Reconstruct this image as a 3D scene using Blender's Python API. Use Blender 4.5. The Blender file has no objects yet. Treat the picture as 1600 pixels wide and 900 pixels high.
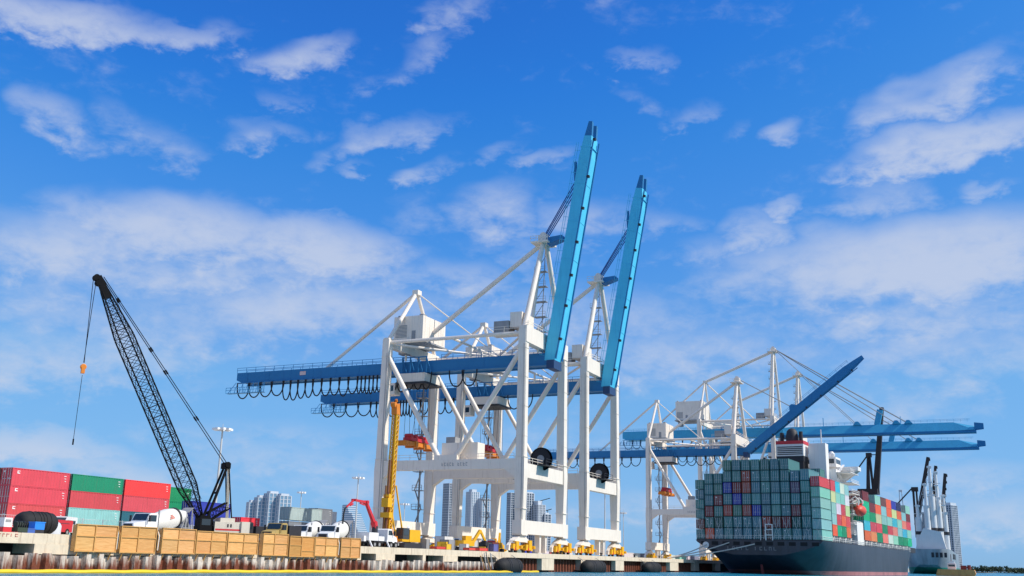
import bpy, math, random
from mathutils import Vector, Matrix

# ---------------------------------------------------------------- frame of reference
# X = towards the water (quay edge is x = 0), Y = along the quay, Z = up (0 = water level)
GZ = 3.32                       # quay level
rnd = random.Random(11)
scn = bpy.context.scene
COL = scn.collection

# ---------------------------------------------------------------- camera
cam_d = bpy.data.cameras.new('camera')
cam = bpy.data.objects.new('camera', cam_d)
COL.objects.link(cam)
cr_ = Vector((0.9089, 0.41637, 0.02318)); cu_ = Vector((0.08637, -0.24232, 0.96634)); cf_ = Vector((-0.40798, 0.87631, 0.25621))
m = Matrix((cr_, cu_, -cf_)).transposed().to_4x4()
m.translation = Vector((76.857, -51.404, 1.98))
cam.matrix_world = m
cam_d.sensor_width = 36.0
cam_d.lens = 36.0 * 1605.0 / 1600.0
cam_d.clip_start = 0.5
cam_d.clip_end = 60000
scn.camera = cam

# ---------------------------------------------------------------- sun, sky, exposure
SUN_EL = math.radians(43)
SUN_AZ = math.atan2(0.20, 0.98)          # angle of the direction to the sun, from +X towards +Y
to_sun = Vector((math.cos(SUN_EL) * math.cos(SUN_AZ), math.cos(SUN_EL) * math.sin(SUN_AZ), math.sin(SUN_EL)))
sun_d = bpy.data.lights.new('sun', 'SUN')
sun_d.energy = 4.6
sun_d.angle = math.radians(0.5)
sun_d.color = (1.0, 0.95, 0.87)
sun = bpy.data.objects.new('sun', sun_d)
COL.objects.link(sun)
sun.rotation_euler = (-to_sun).to_track_quat('-Z', 'Y').to_euler()
sun.location = (0, 0, 200)
scn.view_settings.view_transform = 'Standard'
scn.view_settings.look = 'None'
scn.view_settings.gamma = 1.0
scn.view_settings.exposure = 0.0

def nd(nt, t, **kw):
    n = nt.nodes.new(t)
    for k, v in kw.items():
        if k.startswith('i_'):
            n.inputs[k[2:]].default_value = v
        else:
            setattr(n, k, v)
    return n

def mth(nt, op, a, b=None, clamp=False):
    n = nt.nodes.new('ShaderNodeMath'); n.operation = op; n.use_clamp = clamp
    for i, x in enumerate((a, b)):
        if x is None: continue
        if isinstance(x, (int, float)): n.inputs[i].default_value = x
        else: nt.links.new(x, n.inputs[i])
    return n.outputs[0]

def sstep(nt, v, lo, hi):
    n = nt.nodes.new('ShaderNodeMapRange'); n.interpolation_type = 'SMOOTHSTEP'
    n.inputs['From Min'].default_value = lo; n.inputs['From Max'].default_value = hi
    nt.links.new(v, n.inputs['Value'])
    return n.outputs[0]

# banks of cloud: azimuth (degrees from +Y towards +X), elevation, half width, half height, amount, tilt
CLOUD_DIRS = [
    (-51.4, 26.5, 4.12, 1.04, 1.0, 5.0), (-46.7, 26.6, 5.1, 0.76, 0.85, 5.0), (-43.2, 27.1, 1.6, 0.9, 0.6, -9.0), (-37.3, 26.9, 2.17, 0.86, 0.75, 20.0), (-31.4, 27.3, 2.71, 0.67, 0.55, 28.0), (-29.0, 30.0, 2.38, 0.99, 0.6, 3.0),
    (-33.0, 26.4, 1.53, 0.41, 0.3, 22.0), (-51.2, 21.7, 1.8, 1.01, 0.75, -4.0), (-47.2, 21.6, 1.64, 1.04, 0.5, -15.0), (-45.0, 21.1, 2.03, 0.83, 0.5, -11.0), (-50.0, 21.2, 1.89, 0.8, 0.4, -10.0), (-39.8, 22.2, 1.97, 0.68, 0.65, 11.0),
    (-32.1, 22.9, 3.02, 0.76, 0.75, 20.0), (-30.6, 23.5, 1.52, 0.49, 0.5, 21.0), (-34.2, 20.9, 1.11, 0.35, 0.5, 4.0), (-35.4, 21.9, 1.48, 0.48, 0.4, 28.0), (-30.1, 21.1, 1.51, 0.63, 0.6, 20.0), (-27.1, 22.2, 1.72, 0.63, 0.55, 25.0),
    (-38.2, 24.2, 1.84, 0.34, 0.25, 6.0), (-18.3, 27.4, 1.86, 0.54, 0.55, 5.0), (-17.7, 25.1, 1.07, 0.62, 0.4, -20.0), (-15.1, 24.2, 1.88, 0.62, 0.55, 7.0), (-11.8, 23.3, 1.1, 0.48, 0.3, 15.0), (-8.4, 22.9, 1.13, 0.74, 0.7, 9.0),
    (-23.1, 22.4, 1.45, 0.49, 0.5, 8.0), (-0.4, 24.2, 3.39, 1.08, 0.85, 21.0), (2.3, 24.9, 1.86, 0.56, 0.5, 0.0), (0.0, 21.5, 4.43, 1.15, 1.1, 6.0), (-2.8, 19.0, 1.95, 0.99, 0.55, -1.0), (2.1, 18.8, 0.9, 0.44, 0.6, -2.0),
    (2.0, 22.0, 1.84, 0.79, 0.6, -9.0), (-8.1, 19.1, 0.97, 0.48, 0.6, 11.0), (-10.4, 17.8, 2.11, 0.9, 0.7, 7.0), (-6.6, 17.4, 2.03, 0.68, 0.55, 6.0), (-3.7, 15.4, 9.05, 2.07, 1.25, 4.0), (1.4, 15.9, 3.61, 1.76, 1.1, -1.0),
    (-8.7, 15.3, 4.11, 1.2, 0.8, 2.0), (-14.0, 16.8, 2.16, 0.88, 0.5, 8.0), (-5.5, 13.1, 8.5, 1.52, 0.7, -3.0), (0.4, 12.4, 3.6, 1.29, 0.5, -4.0), (-43.1, 16.5, 5.73, 1.86, 1.2, -2.0), (-36.8, 16.6, 5.36, 1.46, 1.15, -5.0),
    (-48.5, 15.1, 6.25, 1.63, 0.95, 8.0), (-51.6, 14.7, 2.97, 1.59, 0.9, 8.0), (-41.9, 14.5, 10.16, 1.36, 0.8, 6.0), (-32.8, 16.8, 1.83, 0.78, 0.8, -6.0), (-42.9, 18.3, 1.7, 0.4, 0.5, 17.0), (-35.8, 18.3, 1.09, 0.21, 0.5, -0.0),
    (-50.2, 15.9, 1.22, 0.26, 0.5, -7.0), (-48.5, 17.6, 0.44, 0.26, 0.5, 9.0), (-47.6, 12.9, 7.83, 1.15, 0.6, 7.0), (-29.0, 15.1, 4.05, 1.07, 0.85, -3.0), (-25.4, 18.9, 2.63, 1.6, 0.75, 11.0), (-31.0, 18.2, 2.23, 1.06, 0.35, 22.0),
    (-24.3, 16.6, 2.23, 1.25, 0.4, 1.0), (-19.1, 18.5, 2.23, 1.06, 0.5, -1.0), (-16.1, 18.6, 1.84, 0.63, 0.4, -1.0), (-25.7, 16.3, 2.97, 0.89, 0.5, -13.0), (-36.5, 12.9, 9.85, 1.74, 0.85, 4.0), (-21.3, 12.8, 8.01, 1.78, 0.65, 1.0),
    (-44.2, 11.6, 10.4, 1.51, 0.75, 5.0), (-9.1, 8.2, 8.63, 1.36, 0.5, -1.0), (-23.0, 6.4, 8.87, 1.19, 0.45, 1.0), (-49.0, 9.6, 7.24, 1.61, 0.75, 6.0), (-49.3, 4.9, 4.11, 0.82, 1.0, -5.0), (-45.9, 3.8, 3.99, 0.77, 0.9, -8.0),
    (-36.2, 4.9, 6.79, 0.88, 0.55, 2.0), (-43.6, 8.6, 4.52, 0.67, 0.3, -1.0), (-15.5, 11.2, 6.01, 1.58, 0.72, 4.0), (-13.1, 9.6, 3.46, 0.87, 0.4, -1.0), (-27.7, 9.4, 3.59, 0.71, 0.25, 2.0), (-1.5, 10.6, 7.35, 1.8, 0.62, -3.0),
    (-0.7, 2.6, 5.52, 1.06, 0.8, 0.0), (-2.0, 4.4, 4.49, 0.89, 0.7, -0.0), (-5.9, 6.1, 4.76, 0.99, 0.35, -1.0), (-38.0, 6.2, 6.07, 0.82, 0.4, 3.0), (-40.8, 4.1, 6.51, 0.86, 0.45, 3.0), (-30.0, 4.1, 6.98, 0.96, 0.55, 2.0),
    (-17.0, 3.0, 5.49, 0.88, 0.6, 1.0)]

wld = bpy.data.worlds.new('World'); scn.world = wld; wld.use_nodes = True
nt = wld.node_tree; nt.nodes.clear()
out = nd(nt, 'ShaderNodeOutputWorld'); bg = nd(nt, 'ShaderNodeBackground')
SKY_STRENGTH = 0.12
bg.inputs['Strength'].default_value = SKY_STRENGTH
sky = nd(nt, 'ShaderNodeTexSky', sky_type='NISHITA')
sky.sun_disc = False; sky.sun_elevation = SUN_EL
sky.sun_rotation = math.radians(90) - SUN_AZ
sky.altitude = 0; sky.air_density = 1.0; sky.dust_density = 0.35; sky.ozone_density = 3.0
# the clear air's colour response (deep blue overhead, pale blue low down)
pre = nd(nt, 'ShaderNodeVectorMath', operation='SCALE'); pre.inputs['Scale'].default_value = 0.05
nt.links.new(sky.outputs[0], pre.inputs[0])
crv = nd(nt, 'ShaderNodeRGBCurve'); nt.links.new(pre.outputs[0], crv.inputs['Color'])
for ch, pts in enumerate((((0, 0), (.042, .019), (.056, .027), (.078, .075), (.114, .165), (.22, .235), (.3, .27), (1, .9)),
                          ((0, 0), (.084, .165), (.107, .245), (.144, .33), (.198, .44), (.292, .50), (.32, .52), (1, .95)),
                          ((0, 0), (.171, .70), (.209, .775), (.254, .815), (.30, .85), (1, 1)))):
    c = crv.mapping.curves[ch]
    c.points[0].location = pts[0]; c.points[1].location = pts[-1]
    for p in pts[1:-1]: c.points.new(*p)
    for p in c.points: p.handle_type = 'VECTOR'
crv.mapping.update()
tint = nd(nt, 'ShaderNodeVectorMath', operation='SCALE'); tint.inputs['Scale'].default_value = 1.0 / SKY_STRENGTH
nt.links.new(crv.outputs[0], tint.inputs[0])
wld.cycles.sampling_method = 'MANUAL'; wld.cycles.sample_map_resolution = 256
tc = nd(nt, 'ShaderNodeTexCoord')
D = tc.outputs['Generated']
sep = nd(nt, 'ShaderNodeSeparateXYZ'); nt.links.new(D, sep.inputs[0])
az = mth(nt, 'ARCTAN2', sep.outputs[0], sep.outputs[1]); el = mth(nt, 'ARCSINE', sep.outputs[2])
strd = nd(nt, 'ShaderNodeVectorMath', operation='MULTIPLY'); strd.inputs[1].default_value = (1.0, 1.0, 1.9); nt.links.new(D, strd.inputs[0])
n2 = nd(nt, 'ShaderNodeTexNoise', i_Scale=7.0, i_Detail=3.0, i_Roughness=0.55); nt.links.new(strd.outputs[0], n2.inputs['Vector'])
n3 = nd(nt, 'ShaderNodeTexNoise', i_Scale=17.0, i_Detail=5.0, i_Roughness=0.52, i_Distortion=0.25); nt.links.new(strd.outputs[0], n3.inputs['Vector'])
n4 = nd(nt, 'ShaderNodeTexNoise', i_Scale=46.0, i_Detail=4.0, i_Roughness=0.62, i_Distortion=0.3); nt.links.new(strd.outputs[0], n4.inputs['Vector'])
# domain warp so that the banks get torn outlines
azw = mth(nt, 'ADD', az, mth(nt, 'MULTIPLY', mth(nt, 'SUBTRACT', n2.outputs['Fac'], 0.5), 0.16))
elw = mth(nt, 'ADD', el, mth(nt, 'MULTIPLY', mth(nt, 'SUBTRACT', mth(nt, 'ADD', mth(nt, 'MULTIPLY', n3.outputs['Fac'], 0.65), mth(nt, 'MULTIPLY', n4.outputs['Fac'], 0.35)), 0.5), 0.075))
pol = nd(nt, 'ShaderNodeCombineXYZ'); nt.links.new(azw, pol.inputs[0]); nt.links.new(elw, pol.inputs[1]); pol.inputs[2].default_value = 1.0
def dotc(k):
    n = nt.nodes.new('ShaderNodeVectorMath'); n.operation = 'DOT_PRODUCT'; n.inputs[1].default_value = k
    nt.links.new(pol.outputs[0], n.inputs[0]); return n.outputs['Value']
def madd(a, b, c):
    n = nt.nodes.new('ShaderNodeMath'); n.operation = 'MULTIPLY_ADD'
    for i, x in enumerate((a, b, c)):
        if isinstance(x, (int, float)): n.inputs[i].default_value = x
        else: nt.links.new(x, n.inputs[i])
    return n.outputs[0]
acc = 0.0
for a, e, hw, hh, amt, tilt in CLOUD_DIRS:
    a, e, t, hw, hh = math.radians(a), math.radians(e), math.radians(tilt), math.radians(hw) * 1.5, math.radians(hh) * 1.5
    ca, sa = math.cos(t), math.sin(t)
    u = dotc((ca / hw, sa / hw, -(a * ca + e * sa) / hw)); v = dotc((-sa / hh, ca / hh, -(e * ca - a * sa) / hh))
    acc = mth(nt, 'MAXIMUM', madd(madd(u, u, mth(nt, 'MULTIPLY', v, v)), -amt, amt), acc)
# cloud cover added outside the view window only, for white fill light
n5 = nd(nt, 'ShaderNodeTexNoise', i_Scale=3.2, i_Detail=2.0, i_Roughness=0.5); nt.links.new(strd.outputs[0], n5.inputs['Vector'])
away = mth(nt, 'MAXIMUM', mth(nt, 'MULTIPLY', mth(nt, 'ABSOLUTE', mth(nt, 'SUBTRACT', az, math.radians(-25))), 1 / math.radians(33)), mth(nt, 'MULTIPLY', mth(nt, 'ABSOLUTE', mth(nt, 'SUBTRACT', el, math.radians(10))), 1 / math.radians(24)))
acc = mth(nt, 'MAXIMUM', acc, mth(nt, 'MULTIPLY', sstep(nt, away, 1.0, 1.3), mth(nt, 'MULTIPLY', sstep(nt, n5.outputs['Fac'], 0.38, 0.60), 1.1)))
fine = mth(nt, 'ADD', mth(nt, 'ADD', mth(nt, 'MULTIPLY', n2.outputs['Fac'], 0.32), mth(nt, 'MULTIPLY', n3.outputs['Fac'], 0.36)), mth(nt, 'MULTIPLY', n4.outputs['Fac'], 0.32))
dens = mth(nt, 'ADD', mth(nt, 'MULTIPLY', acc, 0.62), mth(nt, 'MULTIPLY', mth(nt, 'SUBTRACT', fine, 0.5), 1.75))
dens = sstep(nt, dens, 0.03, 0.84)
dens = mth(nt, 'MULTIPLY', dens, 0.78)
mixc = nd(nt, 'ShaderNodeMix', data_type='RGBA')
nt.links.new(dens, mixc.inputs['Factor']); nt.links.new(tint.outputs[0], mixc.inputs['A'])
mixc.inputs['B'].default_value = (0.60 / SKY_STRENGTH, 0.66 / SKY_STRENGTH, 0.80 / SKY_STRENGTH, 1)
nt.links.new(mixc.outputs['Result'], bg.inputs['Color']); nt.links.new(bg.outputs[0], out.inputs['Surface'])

# ---------------------------------------------------------------- materials
MAT = {}
def M(name, rgb=None, rough=0.55, metal=0.0, var=0.10, scale=0.6, streak=0.0, dirt=(0.18, 0.12, 0.08), bump=0.0, bscale=8.0, spec=0.4):
    """painted or plain surface; rgb None takes the object's own colour.  streak = amount of vertical weather streaks"""
    if name in MAT: return MAT[name]
    mt = bpy.data.materials.new(name); mt.use_nodes = True
    t = mt.node_tree; b = t.nodes['Principled BSDF']
    b.inputs['Roughness'].default_value = rough; b.inputs['Metallic'].default_value = metal
    b.inputs['Specular IOR Level'].default_value = spec
    tcn = nd(t, 'ShaderNodeTexCoord'); oi = nd(t, 'ShaderNodeObjectInfo')
    off = nd(t, 'ShaderNodeVectorMath', operation='ADD')
    t.links.new(tcn.outputs['Object'], off.inputs[0])
    sc = nd(t, 'ShaderNodeVectorMath', operation='SCALE'); sc.inputs[0].default_value = (37, 53, 29)
    t.links.new(oi.outputs['Random'], sc.inputs['Scale']); t.links.new(sc.outputs[0], off.inputs[1])
    nz = nd(t, 'ShaderNodeTexNoise', i_Scale=scale, i_Detail=5.0, i_Roughness=0.6); t.links.new(off.outputs[0], nz.inputs['Vector'])
    fac = mth(t, 'ADD', mth(t, 'MULTIPLY', nz.outputs['Fac'], 2 * var), 1 - var)
    mul = nd(t, 'ShaderNodeVectorMath', operation='SCALE')
    if rgb is None: t.links.new(oi.outputs['Color'], mul.inputs[0])
    else: mul.inputs[0].default_value = rgb
    t.links.new(fac, mul.inputs['Scale'])
    last = mul.outputs[0]
    if streak > 0:
        mp = nd(t, 'ShaderNodeMapping'); mp.inputs['Scale'].default_value = (2.2, 2.2, 0.16); t.links.new(off.outputs[0], mp.inputs[0])
        ns = nd(t, 'ShaderNodeTexNoise', i_Scale=1.3, i_Detail=6.0, i_Roughness=0.65); t.links.new(mp.outputs[0], ns.inputs['Vector'])
        f2 = mth(t, 'MULTIPLY', sstep(t, ns.outputs['Fac'], 0.5, 0.78), streak)
        mx = nd(t, 'ShaderNodeMix', data_type='RGBA'); t.links.new(f2, mx.inputs['Factor']); t.links.new(last, mx.inputs['A'])
        mx.inputs['B'].default_value = (*dirt, 1); last = mx.outputs['Result']
    t.links.new(last, b.inputs['Base Color'])
    if bump > 0:
        nb = nd(t, 'ShaderNodeTexNoise', i_Scale=bscale, i_Detail=5.0); t.links.new(off.outputs[0], nb.inputs['Vector'])
        bp = nd(t, 'ShaderNodeBump'); bp.inputs['Strength'].default_value = bump; bp.inputs['Distance'].default_value = 0.05
        t.links.new(nb.outputs['Fac'], bp.inputs['Height']); t.links.new(bp.outputs[0], b.inputs['Normal'])
    MAT[name] = mt
    return mt

WHITE = M('white_crane_paint', (0.84, 0.745, 0.63), 0.55, var=0.09, scale=0.3, streak=0.42, dirt=(0.40, 0.28, 0.18))
BLUE = M('blue_girder_paint', (0.018, 0.18, 0.40), 0.6, var=0.16, scale=0.2, streak=0.25, dirt=(0.02, 0.08, 0.2))
CYAN = M('cyan_boom_paint', (0.08, 0.55, 0.78), 0.6, var=0.14, scale=0.3, streak=0.3, dirt=(0.03, 0.2, 0.42))
CYAN2 = M('faded_cyan_boom_paint', (0.05, 0.38, 0.62), 0.6, var=0.16, scale=0.3, streak=0.35, dirt=(0.03, 0.16, 0.32))
DARK = M('dark_steel', (0.03, 0.03, 0.035), 0.6, var=0.3, scale=2)
RUBBER = M('black_rubber', (0.014, 0.014, 0.015), 0.75, var=0.4, scale=1.2, streak=0.35, dirt=(0.07, 0.06, 0.055), bump=0.3)
GREYST = M('grey_steel', (0.30, 0.30, 0.30), 0.55, var=0.2, scale=1.5, streak=0.3)
CABLE = M('cable_black', (0.012, 0.012, 0.016), 0.6, var=0.2)
ROPEB = M('blue_stay_paint', (0.03, 0.06, 0.22), 0.5, var=0.2)
YEL = M('yellow_machine_paint', (0.80, 0.42, 0.01), 0.45, var=0.12, scale=1.2, streak=0.3, dirt=(0.2, 0.12, 0.03))
ORG = M('orange_machine_paint', (0.72, 0.22, 0.02), 0.5, var=0.2, scale=1.2, streak=0.4, dirt=(0.15, 0.05, 0.02))
RED = M('red_paint', (0.58, 0.03, 0.04), 0.45, var=0.15, scale=1, streak=0.2)
GLASS = M('dark_glass', (0.02, 0.035, 0.045), 0.08, var=0.1, spec=0.8)
TRUCKW = M('white_truck_paint', (0.80, 0.80, 0.79), 0.35, var=0.05, scale=1, streak=0.15, dirt=(0.5, 0.45, 0.38))
CREAM = M('cream_paint', (0.62, 0.57, 0.47), 0.45, var=0.08, scale=1, streak=0.25)
CONC = M('quay_concrete', (0.72, 0.60, 0.44), 0.85, var=0.22, scale=0.9, streak=0.55, dirt=(0.24, 0.13, 0.07), bump=0.5)
TIMB = M('timber_batten', (0.62, 0.33, 0.10), 0.75, var=0.25, scale=2.0)
CONT = M('container_paint', None, 0.5, var=0.16, scale=0.5, streak=0.35, dirt=(0.12, 0.07, 0.05))
DOOR = M('container_door_paint', None, 0.55, var=0.2, scale=0.8, streak=0.45, dirt=(0.10, 0.06, 0.05))
RODS = M('galvanised_rods', (0.55, 0.56, 0.55), 0.5, metal=0.1, var=0.2)
SHIPW = M('ship_white_paint', (0.80, 0.77, 0.72), 0.5, var=0.06, scale=0.3, streak=0.25, dirt=(0.5, 0.36, 0.25))
OBJP = M('plain_paint', None, 0.5, var=0.14, scale=0.8, streak=0.2)
ASPH = M('terminal_concrete', (0.46, 0.43, 0.37), 0.9, var=0.3, scale=0.2)
MARK = M('white_marking', (0.75, 0.75, 0.73), 0.7, var=0.15, scale=6)
REDMARK = M('red_marking', (0.62, 0.20, 0.15), 0.8, var=0.3, scale=6)

def ply_mat():
    mt = bpy.data.materials.new('plywood'); mt.use_nodes = True; t = mt.node_tree; b = t.nodes['Principled BSDF']
    tcn = nd(t, 'ShaderNodeTexCoord'); oi = nd(t, 'ShaderNodeObjectInfo')
    mp = nd(t, 'ShaderNodeMapping'); mp.inputs['Scale'].default_value = (1, 0.5, 5)
    ad = nd(t, 'ShaderNodeVectorMath', operation='ADD'); sc = nd(t, 'ShaderNodeVectorMath', operation='SCALE'); sc.inputs[0].default_value = (31, 47, 19)
    t.links.new(oi.outputs['Random'], sc.inputs['Scale']); t.links.new(tcn.outputs['Object'], ad.inputs[0]); t.links.new(sc.outputs[0], ad.inputs[1])
    t.links.new(ad.outputs[0], mp.inputs[0])
    n = nd(t, 'ShaderNodeTexNoise', i_Scale=1.6, i_Detail=7.0, i_Roughness=0.6, i_Distortion=0.8); t.links.new(mp.outputs[0], n.inputs['Vector'])
    cr = nd(t, 'ShaderNodeValToRGB'); cr.color_ramp.elements[0].color = (0.64, 0.31, 0.09, 1); cr.color_ramp.elements[1].color = (0.86, 0.48, 0.18, 1)
    cr.color_ramp.elements[0].position = 0.3; cr.color_ramp.elements[1].position = 0.72
    t.links.new(n.outputs['Fac'], cr.inputs[0])
    sc2 = nd(t, 'ShaderNodeVectorMath', operation='SCALE'); t.links.new(cr.outputs[0], sc2.inputs[0])
    t.links.new(mth(t, 'ADD', mth(t, 'MULTIPLY', oi.outputs['Random'], 0.3), 0.82), sc2.inputs['Scale'])
    cm = nd(t, 'ShaderNodeVectorMath', operation='MULTIPLY'); t.links.new(sc2.outputs[0], cm.inputs[0]); t.links.new(oi.outputs['Color'], cm.inputs[1]); t.links.new(cm.outputs[0], b.inputs['Base Color']); b.inputs['Roughness'].default_value = 0.7
    return mt
PLY = ply_mat()

def pile_mat(name, pale):
    """sheet pile steel: pale lime crust above, rust below, ragged line between (world height)"""
    mt = bpy.data.materials.new(name); mt.use_nodes = True; t = mt.node_tree; b = t.nodes['Principled BSDF']
    g = nd(t, 'ShaderNodeNewGeometry'); s = nd(t, 'ShaderNodeSeparateXYZ'); t.links.new(g.outputs['Position'], s.inputs[0])
    mp = nd(t, 'ShaderNodeMapping'); mp.inputs['Scale'].default_value = (2, 1.6, 0.28); t.links.new(g.outputs['Position'], mp.inputs[0])
    n = nd(t, 'ShaderNodeTexNoise', i_Scale=1.0, i_Detail=7.0, i_Roughness=0.62); t.links.new(mp.outputs[0], n.inputs['Vector'])
    nb = nd(t, 'ShaderNodeTexNoise', i_Scale=0.13, i_Detail=2.0); t.links.new(g.outputs['Position'], nb.inputs['Vector'])
    nf = nd(t, 'ShaderNodeTexNoise', i_Scale=5.0, i_Detail=5.0); t.links.new(g.outputs['Position'], nf.inputs['Vector'])
    h = mth(t, 'ADD', s.outputs[2], mth(t, 'MULTIPLY', mth(t, 'SUBTRACT', n.outputs['Fac'], 0.5), 4.2))
    h = mth(t, 'ADD', h, mth(t, 'MULTIPLY', mth(t, 'SUBTRACT', nb.outputs['Fac'], 0.5), 5.0))
    f = sstep(t, h, 0.45 + pale, 1.75 + pale)
    ru = nd(t, 'ShaderNodeMix', data_type='RGBA'); t.links.new(nf.outputs['Fac'], ru.inputs['Factor'])
    ru.inputs['A'].default_value = (0.06, 0.014, 0.008, 1); ru.inputs['B'].default_value = (0.28, 0.07, 0.025, 1)
    pa = nd(t, 'ShaderNodeMix', data_type='RGBA'); t.links.new(nf.outputs['Fac'], pa.inputs['Factor'])
    pa.inputs['A'].default_value = (0.50, 0.36, 0.25, 1); pa.inputs['B'].default_value = (0.82, 0.76, 0.67, 1)
    mx = nd(t, 'ShaderNodeMix', data_type='RGBA'); t.links.new(f, mx.inputs['Factor']); t.links.new(ru.outputs['Result'], mx.inputs['A']); t.links.new(pa.outputs['Result'], mx.inputs['B'])
    t.links.new(mx.outputs['Result'], b.inputs['Base Color']); b.inputs['Roughness'].default_value = 0.85
    bp = nd(t, 'ShaderNodeBump'); bp.inputs['Strength'].default_value = 0.6; bp.inputs['Distance'].default_value = 0.06
    t.links.new(nf.outputs['Fac'], bp.inputs['Height']); t.links.new(bp.outputs[0], b.inputs['Normal'])
    return mt
PILE = pile_mat('crusted_sheet_pile', 0.0); PILED = pile_mat('rusty_sheet_pile', 2.6)

def hull_mat(name, top, band, zline, band2=None):
    mt = bpy.data.materials.new(name); mt.use_nodes = True; t = mt.node_tree; b = t.nodes['Principled BSDF']
    g = nd(t, 'ShaderNodeNewGeometry'); s = nd(t, 'ShaderNodeSeparateXYZ'); t.links.new(g.outputs['Position'], s.inputs[0])
    mp = nd(t, 'ShaderNodeMapping'); mp.inputs['Scale'].default_value = (0.5, 0.5, 0.07); t.links.new(g.outputs['Position'], mp.inputs[0])
    n = nd(t, 'ShaderNodeTexNoise', i_Scale=1.0, i_Detail=7.0, i_Roughness=0.65); t.links.new(mp.outputs[0], n.inputs['Vector'])
    n2 = nd(t, 'ShaderNodeTexNoise', i_Scale=0.12, i_Detail=4.0); t.links.new(g.outputs['Position'], n2.inputs['Vector'])
    k = mth(t, 'ADD', mth(t, 'MULTIPLY', n.outputs['Fac'], 1.5), mth(t, 'MULTIPLY', n2.outputs['Fac'], 1.0))
    k = mth(t, 'ADD', k, -0.25)
    h = mth(t, 'ADD', s.outputs[2], mth(t, 'MULTIPLY', mth(t, 'SUBTRACT', n.outputs['Fac'], 0.5), 0.35))
    f = sstep(t, h, zline - 0.08, zline + 0.08)
    mx = nd(t, 'ShaderNodeMix', data_type='RGBA'); t.links.new(f, mx.inputs['Factor']); mx.inputs['A'].default_value = (*band, 1); mx.inputs['B'].default_value = (*top, 1)
    sc = nd(t, 'ShaderNodeVectorMath', operation='SCALE'); t.links.new(mx.outputs['Result'], sc.inputs[0]); t.links.new(k, sc.inputs['Scale'])
    t.links.new(sc.outputs[0], b.inputs['Base Color']); b.inputs['Roughness'].default_value = 0.42
    return mt
HULL = hull_mat('slate_hull_paint', (0.036, 0.041, 0.055), (0.42, 0.15, 0.14), 1.1)
HULLG = hull_mat('grey_hull_paint', (0.24, 0.28, 0.31), (0.02, 0.22, 0.14), 3.6)

def facade_mat(name, wall, glass, floor_h, bay, glassfrac=0.6, rough=0.15):
    return None

def water_mat():
    mt = bpy.data.materials.new('harbour_water'); mt.use_nodes = True; t = mt.node_tree; b = t.nodes['Principled BSDF']
    g = nd(t, 'ShaderNodeNewGeometry')
    mp = nd(t, 'ShaderNodeMapping'); mp.inputs['Scale'].default_value = (1, 1, 1); t.links.new(g.outputs['Position'], mp.inputs[0])
    a = nd(t, 'ShaderNodeTexNoise', i_Scale=0.35, i_Detail=6.0, i_Roughness=0.6, i_Distortion=0.4); t.links.new(mp.outputs[0], a.inputs['Vector'])
    c = nd(t, 'ShaderNodeTexNoise', i_Scale=2.2, i_Detail=4.0, i_Roughness=0.6); t.links.new(mp.outputs[0], c.inputs['Vector'])
    h = mth(t, 'ADD', mth(t, 'MULTIPLY', a.outputs['Fac'], 1.0), mth(t, 'MULTIPLY', c.outputs['Fac'], 0.22))
    bp = nd(t, 'ShaderNodeBump'); bp.inputs['Strength'].default_value = 1.0; bp.inputs['Distance'].default_value = 0.9
    t.links.new(h, bp.inputs['Height']); t.links.new(bp.outputs[0], b.inputs['Normal'])
    cr = nd(t, 'ShaderNodeValToRGB'); cr.color_ramp.elements[0].color = (0.008, 0.12, 0.22, 1); cr.color_ramp.elements[1].color = (0.03, 0.28, 0.38, 1)
    cr.color_ramp.elements[0].position = 0.35; cr.color_ramp.elements[1].position = 0.66
    t.links.new(a.outputs['Fac'], cr.inputs[0]); t.links.new(cr.outputs[0], b.inputs['Base Color'])
    b.inputs['Roughness'].default_value = 0.22; b.inputs['IOR'].default_value = 1.33; b.inputs['Specular IOR Level'].default_value = 0.22
    return mt
WATER = water_mat()

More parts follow.
